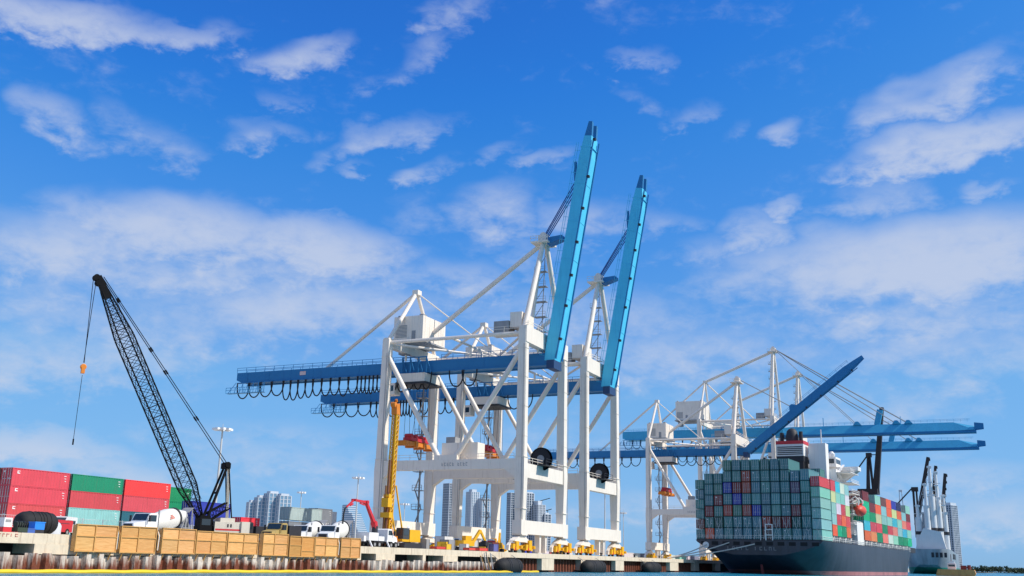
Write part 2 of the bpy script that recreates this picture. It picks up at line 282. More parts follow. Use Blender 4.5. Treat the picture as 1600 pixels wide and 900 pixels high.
# ---------------------------------------------------------------- geometry helpers
class MB:
    def __init__(s, off=(0, 0, 0)): s.v = []; s.f = []; s.o = Vector(off)
    def av(s, p): s.v.append(Vector(p) + s.o); return len(s.v) - 1
    def box(s, x0, x1, y0, y1, z0, z1):
        i = len(s.v)
        for x, y, z in ((x0, y0, z0), (x1, y0, z0), (x1, y1, z0), (x0, y1, z0), (x0, y0, z1), (x1, y0, z1), (x1, y1, z1), (x0, y1, z1)): s.av((x, y, z))
        for q in ((0, 3, 2, 1), (4, 5, 6, 7), (0, 1, 5, 4), (1, 2, 6, 5), (2, 3, 7, 6), (3, 0, 4, 7)): s.f.append([i + k for k in q])
        return s
    def ring2(s, a, b, cap=True):
        n = len(a); i = len(s.v)
        for p in a: s.av(p)
        for p in b: s.av(p)
        for k in range(n): s.f.append([i + k, i + (k + 1) % n, i + n + (k + 1) % n, i + n + k])
        if cap: s.f.append([i + k for k in range(n)][::-1]); s.f.append([i + n + k for k in range(n)])
        return s
    def loft(s, rings, cap=True, closed=True):
        n = len(rings[0]); i = len(s.v)
        for r in rings:
            for p in r: s.av(p)
        for j in range(len(rings) - 1):
            for k in range(n if closed else n - 1):
                s.f.append([i + j * n + k, i + j * n + (k + 1) % n, i + (j + 1) * n + (k + 1) % n, i + (j + 1) * n + k])
        if cap:
            s.f.append([i + k for k in range(n)][::-1]); s.f.append([i + (len(rings) - 1) * n + k for k in range(n)])
        return s
    def frame(s, p, q, up):
        p, q = Vector(p), Vector(q); d = (q - p).normalized(); up = Vector(up)
        if abs(d.dot(up)) > 0.98: up = Vector((0, 1, 0)) if abs(d.y) < 0.9 else Vector((1, 0, 0))
        a = d.cross(up).normalized(); b = a.cross(d).normalized()
        return p, q, a, b
    def beam(s, p, q, w, h, w2=None, h2=None, up=(0, 0, 1)):
        p, q, a, b = s.frame(p, q, up); w2 = w if w2 is None else w2; h2 = h if h2 is None else h2
        r = [[c + a * (x * ww / 2) + b * (y * hh / 2) for x, y in ((-1, -1), (1, -1), (1, 1), (-1, 1))] for c, ww, hh in ((p, w, h), (q, w2, h2))]
        return s.ring2(*r)
    def post(s, p, q, a, b):      # axis aligned sections a=(x,y) at p, b at q
        r = [[Vector(c) + Vector((x * k[0] / 2, y * k[1] / 2, 0)) for x, y in ((-1, -1), (1, -1), (1, 1), (-1, 1))] for c, k in ((p, a), (q, b))]
        return s.ring2(*r)
    def cyl(s, p, q, r, r2=None, n=8, cap=True):
        p, q, a, b = s.frame(p, q, (0, 0, 1)); r2 = r if r2 is None else r2
        R = [[c + a * (math.cos(2 * math.pi * k / n) * rr) + b * (math.sin(2 * math.pi * k / n) * rr) for k in range(n)] for c, rr in ((p, r), (q, r2))]
        return s.ring2(R[0], R[1], cap)
    def tube(s, pts, r, n=5):
        pts = [Vector(p) for p in pts]; rings = []
        for i, p in enumerate(pts):
            d = (pts[min(i + 1, len(pts) - 1)] - pts[max(i - 1, 0)]).normalized()
            u = Vector((0, 1, 0)) if abs(d.y) < 0.9 else Vector((0, 0, 1))
            a = d.cross(u).normalized(); b = a.cross(d)
            rings.append([p + a * (math.cos(2 * math.pi * k / n) * r) + b * (math.sin(2 * math.pi * k / n) * r) for k in range(n)])
        return s.loft(rings)
    def prism(s, poly, off):
        off = Vector(off); return s.ring2([Vector(p) for p in poly], [Vector(p) + off for p in poly])
    def lathe(s, prof, c, ax, n=16):   # prof: (distance along axis, radius)
        c = Vector(c); ax = Vector(ax).normalized(); u = Vector((0, 0, 1)) if abs(ax.z) < 0.9 else Vector((1, 0, 0))
        a = ax.cross(u).normalized(); b = a.cross(ax)
        return s.loft([[c + ax * t + a * (math.cos(2 * math.pi * k / n) * r) + b * (math.sin(2 * math.pi * k / n) * r) for k in range(n)] for t, r in prof])
    def build(s, name, mat, parent=None, smooth=False, color=None):
        me = bpy.data.meshes.new(name); me.from_pydata([tuple(p) for p in s.v], [], s.f)
        import bmesh
        b = bmesh.new(); b.from_mesh(me); bmesh.ops.recalc_face_normals(b, faces=b.faces); b.to_mesh(me); b.free()
        me.materials.append(mat)
        if smooth:
            for p in me.polygons: p.use_smooth = True
            try: me.set_sharp_from_angle(angle=math.radians(40))
            except Exception: pass
        o = bpy.data.objects.new(name, me); COL.objects.link(o)
        if parent: o.parent = parent
        if color: o.color = (*color, 1)
        return o

def tag(o, label, cat, group=None):
    o['label'] = label; o['category'] = cat
    if group: o['group'] = group
    return o
def thing(name, label, cat, loc=(0, 0, 0), rz=0.0, group=None):
    o = bpy.data.objects.new(name, None); COL.objects.link(o); o.empty_display_size = 0.5
    o.location = loc; o.rotation_euler = (0, 0, rz)
    return tag(o, label, cat, group)
def struct(o): o['kind'] = 'structure'; return o
def stuff(o): o['kind'] = 'stuff'; return o
def child(name, me, parent, color=None, loc=None):
    o = bpy.data.objects.new(name, me); COL.objects.link(o); o.parent = parent
    if color: o.color = (*color, 1)
    if loc: o.location = loc
    return o
def rails(mb, pts, h=1.1, r=0.045, step=2.5):
    for k in range(len(pts) - 1):
        p, q = Vector(pts[k]), Vector(pts[k + 1]); L = (q - p).length; n = max(1, int(L / step))
        for z in (h, h * 0.55): mb.beam(p + Vector((0, 0, z)), q + Vector((0, 0, z)), r * 1.6, r * 1.6)
        for i in range(n + 1):
            a = p.lerp(q, i / n); mb.beam(a, a + Vector((0, 0, h)), r * 1.6, r * 1.6)

# ================================================================= SETTING
mb = MB(); mb.av((-9000, -3000, 0)); mb.av((9000, -3000, 0)); mb.av((9000, 14000, 0)); mb.av((-9000, 14000, 0)); mb.f.append([0, 1, 2, 3])
struct(mb.build('water', WATER))
mb = MB(); mb.box(-2500, -3.0, -260, 1900, -3, GZ - 0.004)
struct(mb.build('terminal_ground', ASPH))

# ---- quay wall: concrete cap blocks on sheet piles
quay = struct(bpy.data.objects.new('quay_wall', None)); COL.objects.link(quay)
SLOTS = [(-60, -48), (-40, -22), (-16, 15.6), (68.2, 71.9), (76.9, 84.8), (85.7, 91.1), (95.9, 109.9)]
y = -90.0
while y < 112:
    y2 = min(112.0, y + rnd.uniform(5.4, 6.6)); MBk = MB()
    MBk.box(-3.0, rnd.uniform(-0.02, 0.03), y + 0.02, y2 - 0.02, 2.42, GZ + rnd.uniform(-0.012, 0.012))
    MBk.build('cap_block', CONC, quay); y = y2
edges = [-90.0]
for a, b in SLOTS: edges += [a, b]
edges.append(112.0)
for k in range(0, len(edges), 2):
    a, b = edges[k], edges[k + 1]
    n = max(1, int((b - a) / 8))
    for i in range(n):
        MB().box(-3.0, 0.05 + 0.01 * (i % 2), a + (b - a) * i / n + 0.015, a + (b - a) * (i + 1) / n - 0.015, 1.55, 2.416).build('cap_skirt', CONC, quay)
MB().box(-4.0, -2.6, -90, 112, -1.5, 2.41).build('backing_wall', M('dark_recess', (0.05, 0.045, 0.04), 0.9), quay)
# trapezoid sheet piles
def pile_mesh(name, mat, ztop):
    mb = MB(); prof = [(-0.75, 0.0), (-0.47, 0.0), (-0.27, 0.46), (0.27, 0.46), (0.47, 0.0), (0.75, 0.0)]
    i = 0
    top = [(x, y, ztop) for y, x in prof]; bot = [(x, y, -1.6) for y, x in prof]
    back = [(-0.12, 0.75), (-0.12, -0.75)]
    mb.ring2([(*p[:2], -1.6) for p in bot] + [(x, y, -1.6) for x, y in back], [(*p[:2], ztop) for p in top] + [(x, y, ztop) for x, y in back])
    o = mb.build(name, mat); me = o.data; bpy.data.objects.remove(o); return me
pm = pile_mesh('sheet_pile', PILE, 1.62); pmd = pile_mesh('sheet_pile', PILED, 2.44)
y = -88.0
while y < 111.4:
    o = child('sheet_pile', pm, quay, loc=(0.02 + rnd.uniform(-0.05, 0.05), y, rnd.uniform(-0.22, 0.08))); o.rotation_euler.z = rnd.uniform(-0.03, 0.03)
    y += 1.5
y = 113.0
while y < 262:
    child('sheet_pile', pmd, quay, loc=(-1.5, y, rnd.uniform(-0.02, 0.0))); y += 1.5
# second stretch: deck beam on piers
y = 112.0
while y < 640:
    MB().box(-3.0, rnd.uniform(0.0, 0.04), y + 0.02, y + 10.48, 2.45, GZ + rnd.uniform(-0.012, 0.012)).build('cap_block', CONC, quay); y += 10.5
for a, b in ((111.2, 114.0), (129.7, 135.6), (150, 153.4), (171.3, 177.0), (192.5, 196.2), (213.9, 221.7), (238, 243), (262, 268)):
    MB().box(-1.25, -0.03, a, b, 0.35, 2.446).build('pier', CONC, quay)
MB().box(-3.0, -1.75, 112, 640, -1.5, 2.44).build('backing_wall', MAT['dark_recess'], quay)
# red stencilled lettering on the cap (worn past reading): a row of worn strokes
mb = MB(); x = 10.3
for k in range(9):
    w = rnd.uniform(0.16, 0.3)
    mb.box(0.045, 0.055, x, x + 0.06, 2.95, 3.2)
    if rnd.random() < 0.7: mb.box(0.045, 0.055, x, x + w, 3.14, 3.2)
    if rnd.random() < 0.6: mb.box(0.045, 0.055, x, x + w, 2.95, 3.0)
    if rnd.random() < 0.6: mb.box(0.045, 0.055, x + w - 0.06, x + w, 2.95, 3.2)
    x += w + 0.16
mb.build('stencil_lettering', REDMARK, quay)
# tyres and mooring bollards along the edge
for k, yy in enumerate((118.0, 141.0, 164.0, 187.0, 207.0)):
    b = thing('mooring_bollard', ['black bollard on quay edge before the first crane leg', 'black bollard between the legs of the nearer crane', 'black bollard between the two near cranes', 'black bollard beneath the second crane', 'black bollard nearest the ship on quay edge'][k], 'bollard', (-0.8, yy, GZ), group='bollards on the quay edge')
    MB().lathe([(0, .3), (.05, .3), (.12, .2), (.42, .18), (.5, .32), (.62, .34), (.7, .2)], (0, 0, 0), (0, 0, 1), 12).build('post', DARK, b, True)
    MB().box(-.45, .45, -.45, .45, -0.02, .04).build('base_plate', DARK, b)
# big foam fenders in front of the wall
for k, (a, b, r, lab) in enumerate(((107.6, 116.3, 1.35, 'large black cylindrical fender at left end of pier wall'), (147.8, 158.5, 1.45, 'large black cylindrical fender between the two near cranes'), (187.9, 198.2, 1.4, 'large black cylindrical fender nearest the container ship'))):
    f = thing('quay_fender', lab, 'fender', (1.5, (a + b) / 2, 0.95), group='fenders along the quay')
    L = (b - a) / 2
    MB().lathe([(-L, .2), (-L + .05, .5), (-L + .5, r * .72), (-L + 1.2, r * .93), (-L + 2, r), (L - 2, r), (L - 1.2, r * .93), (L - .5, r * .72), (L - .05, .5), (L, .2)], (0, 0, 0), (0, 1, 0), 20).build('body', RUBBER, f, True)
    for t in (-L + 2.2, -L / 3, L / 3, L - 2.2): MB().lathe([(t - .09, r + .01), (t - .09, r + .06), (t + .09, r + .06), (t + .09, r + .01)], (0, 0, 0), (0, 1, 0), 20).build('band', DARK, f)
    for e in (-1, 1): MB().tube([(-0.2, e * (L - .6), .9), (-.7, e * (L - .4), 1.5), (-1.42, e * (L - .3), 1.9)], .05).build('chain', GREYST, f)
# yellow floating oil boom
pts = []
y = -70.0
while y < 123: pts.append((2.6 + 0.5 * math.sin(y * 0.09) + 0.3 * math.sin(y * 0.31), y, 0.10 + 0.03 * math.sin(y * 1.3))); y += 0.8
tag(MB().tube(pts, 0.2, 8).build('floating_boom', M('yellow_float', (0.85, 0.55, 0.02), 0.5, var=0.15, scale=1.5), smooth=True), 'long yellow floating boom along the foot of the quay wall', 'oil boom')

# ================================================================= SHIP-TO-SHORE CRANES
def sts(label, ymid, P):
    off = (0, 0, -GZ); H = 10.05; G = -30.5
    root = thing('gantry_crane', label, 'gantry crane', (-2.6, ymid, GZ), group='ship-to-shore gantry cranes')
    B = lambda: MB(off)
    gb, gt, tie, top = P['gb'], P['gt'], P['tie'], P['top']
    s0, s1, p0, p1 = 6.7, 9.2, 18.5, 20.4
    for x in (0, G):
        for y in (-H, H):
            mb = B(); mb.post((x, y, s1 - .02), (x, y, p0), (1.45, 1.6), (1.95, 1.9)); mb.post((x, y, p0), (x, y, p1 + .3), (1.95, 1.9), (1.75, 1.75)); mb.post((x, y, p1 + .3), (x, y, top), (1.62, 1.72), (1.5, 1.6))
            mb.box(x - .95, x + .95, y - 1.0, y + 1.0, s1 + 2.0, s1 + 2.12)
            z = p1 + 4.2
            while z < top - 1: mb.box(x - .84, x + .84, y - .89, y + .89, z, z + .10); z += 5.6
            mb.box(x - 1.0, x + 1.0, y - 1.0, y + 1.0, p1 + .28, p1 + .36)
            leg = mb.build('leg', WHITE, root)
            mb = B(); dy = -1.0 if y < 0 else 1.0
            for k in range(int((top - s1) / 3)):
                z = s1 + 3 * k; 
                mb.beam((x + .5, y + dy * .95, z), (x + .5, y + dy * .95, z + 3), .07, .07); mb.beam((x + .95, y + dy * .95, z), (x + .95, y + dy * .95, z + 3), .07, .07)
            mb.build('ladder', GREYST, leg)
        mb = B(); mb.box(x - .95, x + .95, -H - 1.5, H + 1.5, s0, s1 - .03); mb.box(x - 1.02, x + 1.02, -H - 1.3, -H + 1.3, s0 - .25, s0); mb.box(x - 1.02, x + 1.02, H - 1.3, H + 1.3, s0 - .25, s0)
        mb.build('sill_beam', WHITE, root)
        # walkway around the leg foot
        for y in (-H, H):
            # equaliser and bogies
            eq = B(); eq.prism([(x - .6, y - 3.6, 5.0), (x - .6, y - 3.3, 5.5), (x - .6, y - .8, s0 - .28), (x - .6, y + .8, s0 - .28), (x - .6, y + 3.3, 5.5), (x - .6, y + 3.6, 5.0), (x - .6, y + 1.2, 5.25), (x - .6, y - 1.2, 5.25)], (1.2, 0, 0))
            e = eq.build('equaliser', WHITE, root)
            for c in (-2.9, 2.9):
                yb = y + c
                bg_ = B(); bg_.prism([(x - .5, yb - 1.9, 4.1), (x - .5, yb - 1.2, 4.75), (x - .5, yb + 1.2, 4.75), (x - .5, yb + 1.9, 4.1), (x - .5, yb + 1.2, 3.75), (x - .5, yb - 1.2, 3.75)], (1.0, 0, 0))
                bg_.box(x - .62, x + .62, yb - .35, yb + .35, 4.2, 5.0)
                b_ = bg_.build('bogie', YEL, root)
                for d in (-1.15, 1.15): B().cyl((x - .2, yb + d, GZ + .42), (x + .2, yb + d, GZ + .42), .42, n=12).build('wheel', DARK, b_)
                B().box(x + .3, x + .95, yb - .6, yb + .7, 3.9, 5.35 + .25 * (c > 0)).build('gear_case', YEL, b_); B().cyl((x + .6, yb - .75, 4.0), (x + .9, yb - .75, 4.0), .26, n=8).build('brake_disc', RED, b_); B().cyl((x + .5, yb + 1.2, 4.35), (x + 1.3, yb + 1.2, 4.35), .3, n=8).build('drive_motor', YEL, b_); B().box(x + .5, x + .85, yb - 1.75, yb - .8, 3.85, 4.85).build('brake_box', YEL, b_)
                B().prism([(x - .3, yb + (1.7 if c > 0 else -1.7), 3.7), (x - .3, yb + (2.5 if c > 0 else -2.5), 3.75), (x - .3, yb + (2.3 if c > 0 else -2.3), 4.6), (x - .3, yb + (1.5 if c > 0 else -1.5), 5.1)], (.6, 0, 0)).build('buffer', YEL if c > 0 else WHITE, b_)
        for d in (-1.6, 1.2): B().prism([(x - .5, d - .45, s0), (x - .5, d + .45, s0), (x - .5, d + .25, 3.5), (x - .5, d - .25, 3.5)], (1.0, 0, 0)).build('tie_down_post', WHITE, root)
    # portal beams and ties
    for y in (-H, H):
        mb = B(); mb.box(G + .8, -.8, y - .75, y + .75, p0, p1); mb.prism([(G + .8, y - .7, p0), (G + 3.2, y - .7, p0), (G + .8, y - .7, p0 - 1.6)], (0, 1.4, 0)); mb.prism([(-.8, y - .7, p0), (-3.2, y - .7, p0), (-.8, y - .7, p0 - 1.6)], (0, 1.4, 0))
        for k in range(1, 5): mb.box(G + 6.1 * k, G + 6.1 * k + .1, y - .79, y + .79, p0 - .04, p1 + .04)
        pb = mb.build('portal_beam', WHITE, root)
        mb = B(); rails(mb, [(G + 1.5, y, p1), (-1.5, y, p1)]); mb.build('handrail', WHITE, pb)
        for (a, b) in (((G + .5, y, P['dz']), (G / 2 - 2.2, y, p1 + .2)), ((-.5, y, P['dz']), (G / 2 + 1.2, y, p1 + .2))):
            B().cyl(a, b, .5, n=10).build('diagonal_brace', WHITE, root, True)
        B().cyl((G + .6, y, tie), (-.6, y, tie), .36, n=8).build('top_tie', WHITE, root, True)
        B().box(G / 2 - 3.0, G / 2 + 2.0, y - .65, y + .65, p1, p1 + .9).build('gusset', WHITE, root)
    # worn crane number on the near portal beam
    mb = B(); x = G / 2 - 1.2
    for k in range(10):
        if k != 5:
            mb.box(x, x + .34, -H - .775, -H - .765, 19.2, 19.3); mb.box(x, x + .08, -H - .775, -H - .765, 19.2, 19.85)
            mb.box(x, x + .34, -H - .775, -H - .765, 19.5 + .2 * (k % 2), 19.6 + .2 * (k % 2))
        x += .58
    mb.build('lettering', GREYST, root)
    mb = B(); mb.box(-.7, .7, -H + .9, H - .9, 17.0, p1 - .75); wt = mb.build('water_side_tie', WHITE, root)
    mb = B(); rails(mb, [(.7, -H + 1, p1 - .75), (.7, H - 1, p1 - .75)]); mb.build('handrail', WHITE, wt)
    B().box(G / 2 - 2.2, G / 2 + 5.6, -H + .9, -H + 4.0, p1 + .02, p1 + 3.4).build('electrical_house', WHITE, root)
    B().box(G / 2 - 1.6, G / 2 + .4, -H + 1.4, -H + 3.4, p1 + 3.4, p1 + 4.6).build('vent_box', GREYST, root)
    # cable reel
    rc = (0.2, -1.0, p1 + .75)
    mb = B(); n = 22
    mb.lathe([(-.28, 2.25), (-.28, 2.02), (.28, 2.02), (.28, 2.25)], rc, (0, 1, 0), 26)
    for k in range(n):
        a = 2 * math.pi * k / n; mb.beam((rc[0] + .5 * math.cos(a), rc[1], rc[2] + .5 * math.sin(a)), (rc[0] + 2.1 * math.cos(a), rc[1], rc[2] + 2.1 * math.sin(a)), .1, .1, up=(0, 1, 0))
    mb.lathe([(-.1, 2.0), (-.1, 1.0), (.1, 1.0), (.1, 2.0)], rc, (0, 1, 0), 20)
    reel = mb.build('cable_reel', CABLE, root)
    B().lathe([(-.5, .6), (-.5, .75), (.35, .75), (.35, .3)], rc, (0, 1, 0), 14).build('reel_hub', GREYST, reel)
    mb = B(); mb.box(-2.6, 2.6, -4.2, 1.6, p1 - .74, p1 - .6); rails(mb, [(2.5, -4, p1 - .6), (2.5, 1.5, p1 - .6)]); mb.build('reel_platform', DARK, reel)
    # top cross beams
    mb = B(); mb.box(-.7, .9, -H - .7, H + .7, tie - 1.9, tie + 1.3); wc = mb.build('water_side_cross_beam', WHITE, root)
    mb = B(); rails(mb, [(.8, -H, tie + 1.3), (.8, H, tie + 1.3)]); mb.build('handrail', WHITE, wc)
    B().box(G - .6, G + .6, -H - .7, H + .7, tie - 1.0, tie + .9).build('land_side_cross_beam', WHITE, root)
    for a, b in (((G, -H, tie - .2), (G / 2, H, tie - .2)), ((G / 2, H, tie - .2), (0, -H, tie - .2)), ((G / 2, -H, tie - .25), (G / 2, H, tie - .25))):
        B().cyl(a, b, .26, n=6).build('plan_brace', WHITE, root)
    # girder hangers
    for x in (G, G / 2, -.2):
        for y in (-2.6, 2.6): B().beam((x, y, gt), (x, y, tie - .3), .35, .35).build('hanger', WHITE, root)
    # back girder
    gm = P['gm']; bx = P['back']; ge = P.get('gend', 2.0); hw = P['hw']
    mb = B(); mb.prism([(bx, -hw, gt), (ge, -hw, gt), (ge, -hw, gb), (bx + 1.5, -hw, gb), (bx, -hw, gb + .6)], (0, 2 * hw, 0))
    for k in range(int((ge - bx) / 6)):
        x = bx + 3 + 6 * k; mb.box(x, x + .09, -hw - .04, hw + .04, gb - .03, gt + .02)
    mb.box(bx + .4, ge - .2, -hw - .28, -hw + .2, gb - .22, gb - .002); mb.box(bx + .4, ge - .2, hw - .2, hw + .28, gb - .22, gb - .002)
    gird = mb.build('girder', gm, root)
    mb = B(); rails(mb, [(bx, -hw, gt), (G - 1, -hw, gt)], r=.05); rails(mb, [(bx, hw, gt), (ge, hw, gt)], r=.05); rails(mb, [(G + 8, -hw, gt), (ge, -hw, gt)], r=.05); mb.build('handrail', gm, gird)
    mb = B(); xr = P['back'] + 8.5
    mb.box(bx - 1.7, xr, -hw - 1.3, -hw - .2, gb - 2.6, gb - 2.5); rails(mb, [(bx - 1.7, -hw - 1.3, gb - 2.5), (xr, -hw - 1.3, gb - 2.5)], h=1.2, r=.06, step=1.2)
    for k in range(6):
        x = bx + .6 + (xr - bx - 1) * k / 5; mb.beam((x, -hw - .25, gb), (x, -hw - .25, gb - 2.5), .1, .1); mb.beam((x, -hw - 1.25, gb - 2.5), (x, -hw - .25, gb - .2), .08, .08)
    mb.beam((bx - 1.6, -hw - .75, gb - 2.5), (bx + .2, -hw - .3, gb), .1, .1)
    mb.build('service_platform', P['pm'], gird)
    if P.get('flag'):
        fx = bx + 17.5; fl = B(); fl.box(fx, fx + 1.6, -hw - .06, -hw - .05, gb + .9, gb + 1.75); f_ = fl.build('flag_decal', MARK, gird)
        fr = B()
        for k in range(4): fr.box(fx, fx + 1.6, -hw - .07, -hw - .063, gb + .9 + .24 * k, gb + .99 + .24 * k)
        fr.build('flag_stripes', REDMARK, f_)
    # festoon cable loops
    for x0, x1, w, d in P['loops']:
        n = max(1, round((x1 - x0) / w)); w = (x1 - x0) / n
        for k in range(n):
            a = x0 + k * w; d2 = d * rnd.uniform(.93, 1.05); pts = []
            for i in range(13):
                u = math.pi * i / 12; pts.append((a + w * (.5 - .56 * math.cos(u)), -hw - .55, gb - .2 - d2 * math.sin(u) ** .85))
            B().tube(pts, P.get('fr', .15), 5).build('festoon_loop', CABLE, gird, True)
    # trolley, cab, ropes, spreader
    tx = P['trolley']
    mb = B(); mb.box(tx - 3.2, tx + 3.2, -3.3, 3.3, gb - 2.3, gb - .45); tr = mb.build('trolley', WHITE, root)
    B().box(tx - 3.4, tx + 3.6, -3.5, 3.5, gb - 2.75, gb - 2.31).build('trolley_floor', DARK, tr)
    mb = B()
    for x in (tx - 2.9, tx - 1, tx + 1, tx + 2.9): mb.beam((x, -hw - .5, gt + .8), (x, -hw - .5, gb - .5), .22, .22); mb.beam((x, -hw - .5, gt + .7), (x + 1.2, -hw - .5, gb - .5), .14, .14)
    mb.box(tx - 3, tx + 3, -hw - .6, -hw - .4, gt + .7, gt + .9); mb.build('trolley_frame', BLUE, tr)
    mb = B(); mb.box(tx - 6.6, tx - 4.3, -2.6, -.2, gb - 4.6, gb - 2.2); cb = mb.build('operator_cab', WHITE, root)
    mb = B(); mb.box(tx - 6.3, tx - 4.6, -2.63, -2.605, gb - 3.9, gb - 2.7); mb.box(tx - 6.63, tx - 6.605, -2.3, -.5, gb - 3.9, gb - 2.7); mb.build('window', GLASS, cb)
    B().beam((tx - 4.9, -1.4, gb - 2.2), (tx - 3.2, -1.4, gb - 1.2), .3, .3).build('hanger_arm', GREYST, cb)
    zs = P['spz']
    mb = B()
    for dx in (-1.6, 1.6):
        for dy in (-3.4, -1.2, 1.2, 3.4): mb.cyl((tx + dx, dy * .6, gb - 2.7), (tx + dx * .6, dy, zs + 1.9), .045, n=4)
    mb.build('hoist_rope', CABLE, root)
    mb = B(); mb.box(tx - 1.1, tx + 1.1, -6.1, 6.1, zs, zs + .8); mb.box(tx - 1.3, tx + 1.3, -6.2, -5.4, zs - .25, zs + .5); mb.box(tx - 1.3, tx + 1.3, 5.4, 6.2, zs - .25, zs + .5)
    mb.box(tx - 1.3, tx + 1.3, -2.2, -1.2, zs - .3, zs + 1.0); mb.box(tx - 1.3, tx + 1.3, 1.2, 2.2, zs - .3, zs + 1.0); sp = mb.build('spreader', ORG, root)
    mb = B(); mb.box(tx - 1.0, tx + 1.0, -3.6, 3.6, zs + 1.0, zs + 1.7)
    for dy in (-3, -1.2, 1.2, 3): mb.cyl((tx - .8, dy, zs + 2.0), (tx + .8, dy, zs + 2.0), .5, n=10)
    mb.build('head_block', RED, sp)
    # machinery house
    mh = P['house']
    mb = B(); mb.box(*mh); hs_ = mb.build('machinery_house', WHITE, root)
    mb = B(); mb.box(mh[0] - .4, mh[1] + .5, mh[2] - .5, mh[3] + .5, mh[4] - .35, mh[4] - .02); mb.box(mh[0] + .8, mh[0] + 2.6, mh[2] + 1, mh[2] + 3, mh[4] - 2.6, mh[4] - .36); mb.build('house_floor', GREYST, hs_)
    mb = B()
    for k in range(9): z = mh[4] + .8 + .3 * k; mb.box(mh[0] + .5, mh[0] + 3.2, mh[2] - .05, mh[2] - .004, z, z + .16)
    mb.build('louver', GREYST, hs_)
    B().box(mh[0] + 4.4, mh[0] + 5.3, mh[2] - .06, mh[2] - .004, mh[4] + .1, mh[4] + 2.1).build('door', GREYST, hs_)
    for k in range(4): xx = mh[0] + (mh[1] - mh[0]) * (k + .5) / 4; B().box(xx - .04, xx + .04, mh[2] - .035, mh[2] - .002, mh[4], mh[5]).build('panel_rib', WHITE, hs_)
    for k in range(5): yy = mh[2] + (mh[3] - mh[2]) * (k + .5) / 5; B().box(mh[1] + .002, mh[1] + .04, yy - .04, yy + .04, mh[4], mh[5]).build('panel_rib', WHITE, hs_)
    mb = B(); mb.box(mh[0] + .3, mh[0] + .8, mh[2] + 1, mh[3] - 1, mh[5] + .01, mh[5] + .5); mb.box(mh[1] - 1.2, mh[1] - .3, mh[2] + .5, mh[2] + 2, mh[5] + .01, mh[5] + .4); mb.build('roof_vent', GREYST, hs_)
    B().box(-6.6, -3.4, -H + .2, -H + 3.2, tie + .4, tie + 2.7).build('winch_box', GREYST, root)
    wh = B().box(-3.3, -.8, -H + .6, -H + 6.5, tie + 1.35, tie + 4.4).build('equipment_house', WHITE, root)
    mb = B(); mb.box(-7.5, -.7, -H - .2, -H + 3.6, tie + .1, tie + .34); rails(mb, [(-7.5, -H - .2, tie + .34), (-.8, -H - .2, tie + .34)]); mb.build('walkway', WHITE, wh)
    # land side A frame and stays
    la = P['lsap']
    for y in (-H, H): B().cyl((G, y, top - .3), (G + .4, 0, la), .42, n=8).build('land_frame_strut', WHITE, root, True)
    B().box(G - .3, G + 1.1, -.8, .8, la - .7, la + .35).build('land_frame_head', WHITE, root)
    B().cyl((G + .4, 0, la - .1), (P['bstay'], 0, gt), .36, n=8).build('back_stay', WHITE, root, True)
    B().cyl((G + .4, 0, la - .1), (-10, 2.2, gt), .16 if P['gb'] < 50 else .34, n=6).build('inner_stay', WHITE, root)
    # water side A frame
    wa = P['wsap']; wx_ = P.get('wsx', -.2)
    for y in (-H, H): B().cyl((0, y, top - .3), (wx_, y * .06, wa), .62, .5, n=10).build('water_frame_strut', WHITE, root, True)
    mb = B(); mb.cyl((-3.2, 0, tie + 1), (wx_ - .6, 0, wa - 1), .4, n=8)
    mb.build('rear_strut', WHITE, root, True)
    mb = B()
    for k in range(int((wa - tie - 3) / 3.2)):
        z = tie + 2.5 + 3.2 * k; mb.box(-2.9, -.3, 1.0, 2.4, z, z + .1); mb.beam((-2.7, 1.2, z), (-.5, 1.2, z + 3.2), .1, .1); rails(mb, [(-2.9, 1.0, z), (-.3, 1.0, z)], r=.03)
    mb.beam((-1.6, 2.2, tie), (-1.0, 2.2, wa - 1.5), .14, .14); mb.build('stair', GREYST, root)
    mb = B(); mb.box(wx_ - 2.2, wx_ + 1.6, -2.4, 2.4, wa - .9, wa - .6); mb.box(wx_ - .9, wx_ + .9, -1.5, 1.5, wa - .6, wa + .8)
    for y in (-1, 0, 1): mb.lathe([(-.1, .7), (.1, .7)], (wx_, y, wa + .9), (0, 1, 0), 12)
    rails(mb, [(wx_ - 2.2, -2.4, wa - .6), (wx_ + 1.6, -2.4, wa - .6)], step=1); rails(mb, [(wx_ - 2.2, 2.4, wa - .6), (wx_ + 1.6, 2.4, wa - .6)], step=1)
    mb.build('mast_head', WHITE, root)
    B().cyl((wx_ - .4, 0, wa - .5), (G + .2, 0, tie + .6) if P['gb'] < 50 else (G + .4, 0, la - .2), .48 if P['gb'] < 50 else .6, n=10).build('main_back_stay', WHITE, root, True)
    # boom
    an = P['ang']; L = P['boom']; hx, hz = ge + .35, gb + .25 * (gt - gb)
    ax = Vector((math.cos(an), 0, math.sin(an))); nu = Vector((-math.sin(an), 0, math.cos(an)))
    o0 = Vector((hx, 0, hz)); d0 = P['bd']; bw = P['bw']
    def pt(a, b, y): p = o0 + ax * a + nu * b; return (p.x, y, p.z)
    mb = B(); tw = P.get('tw', 1.0)
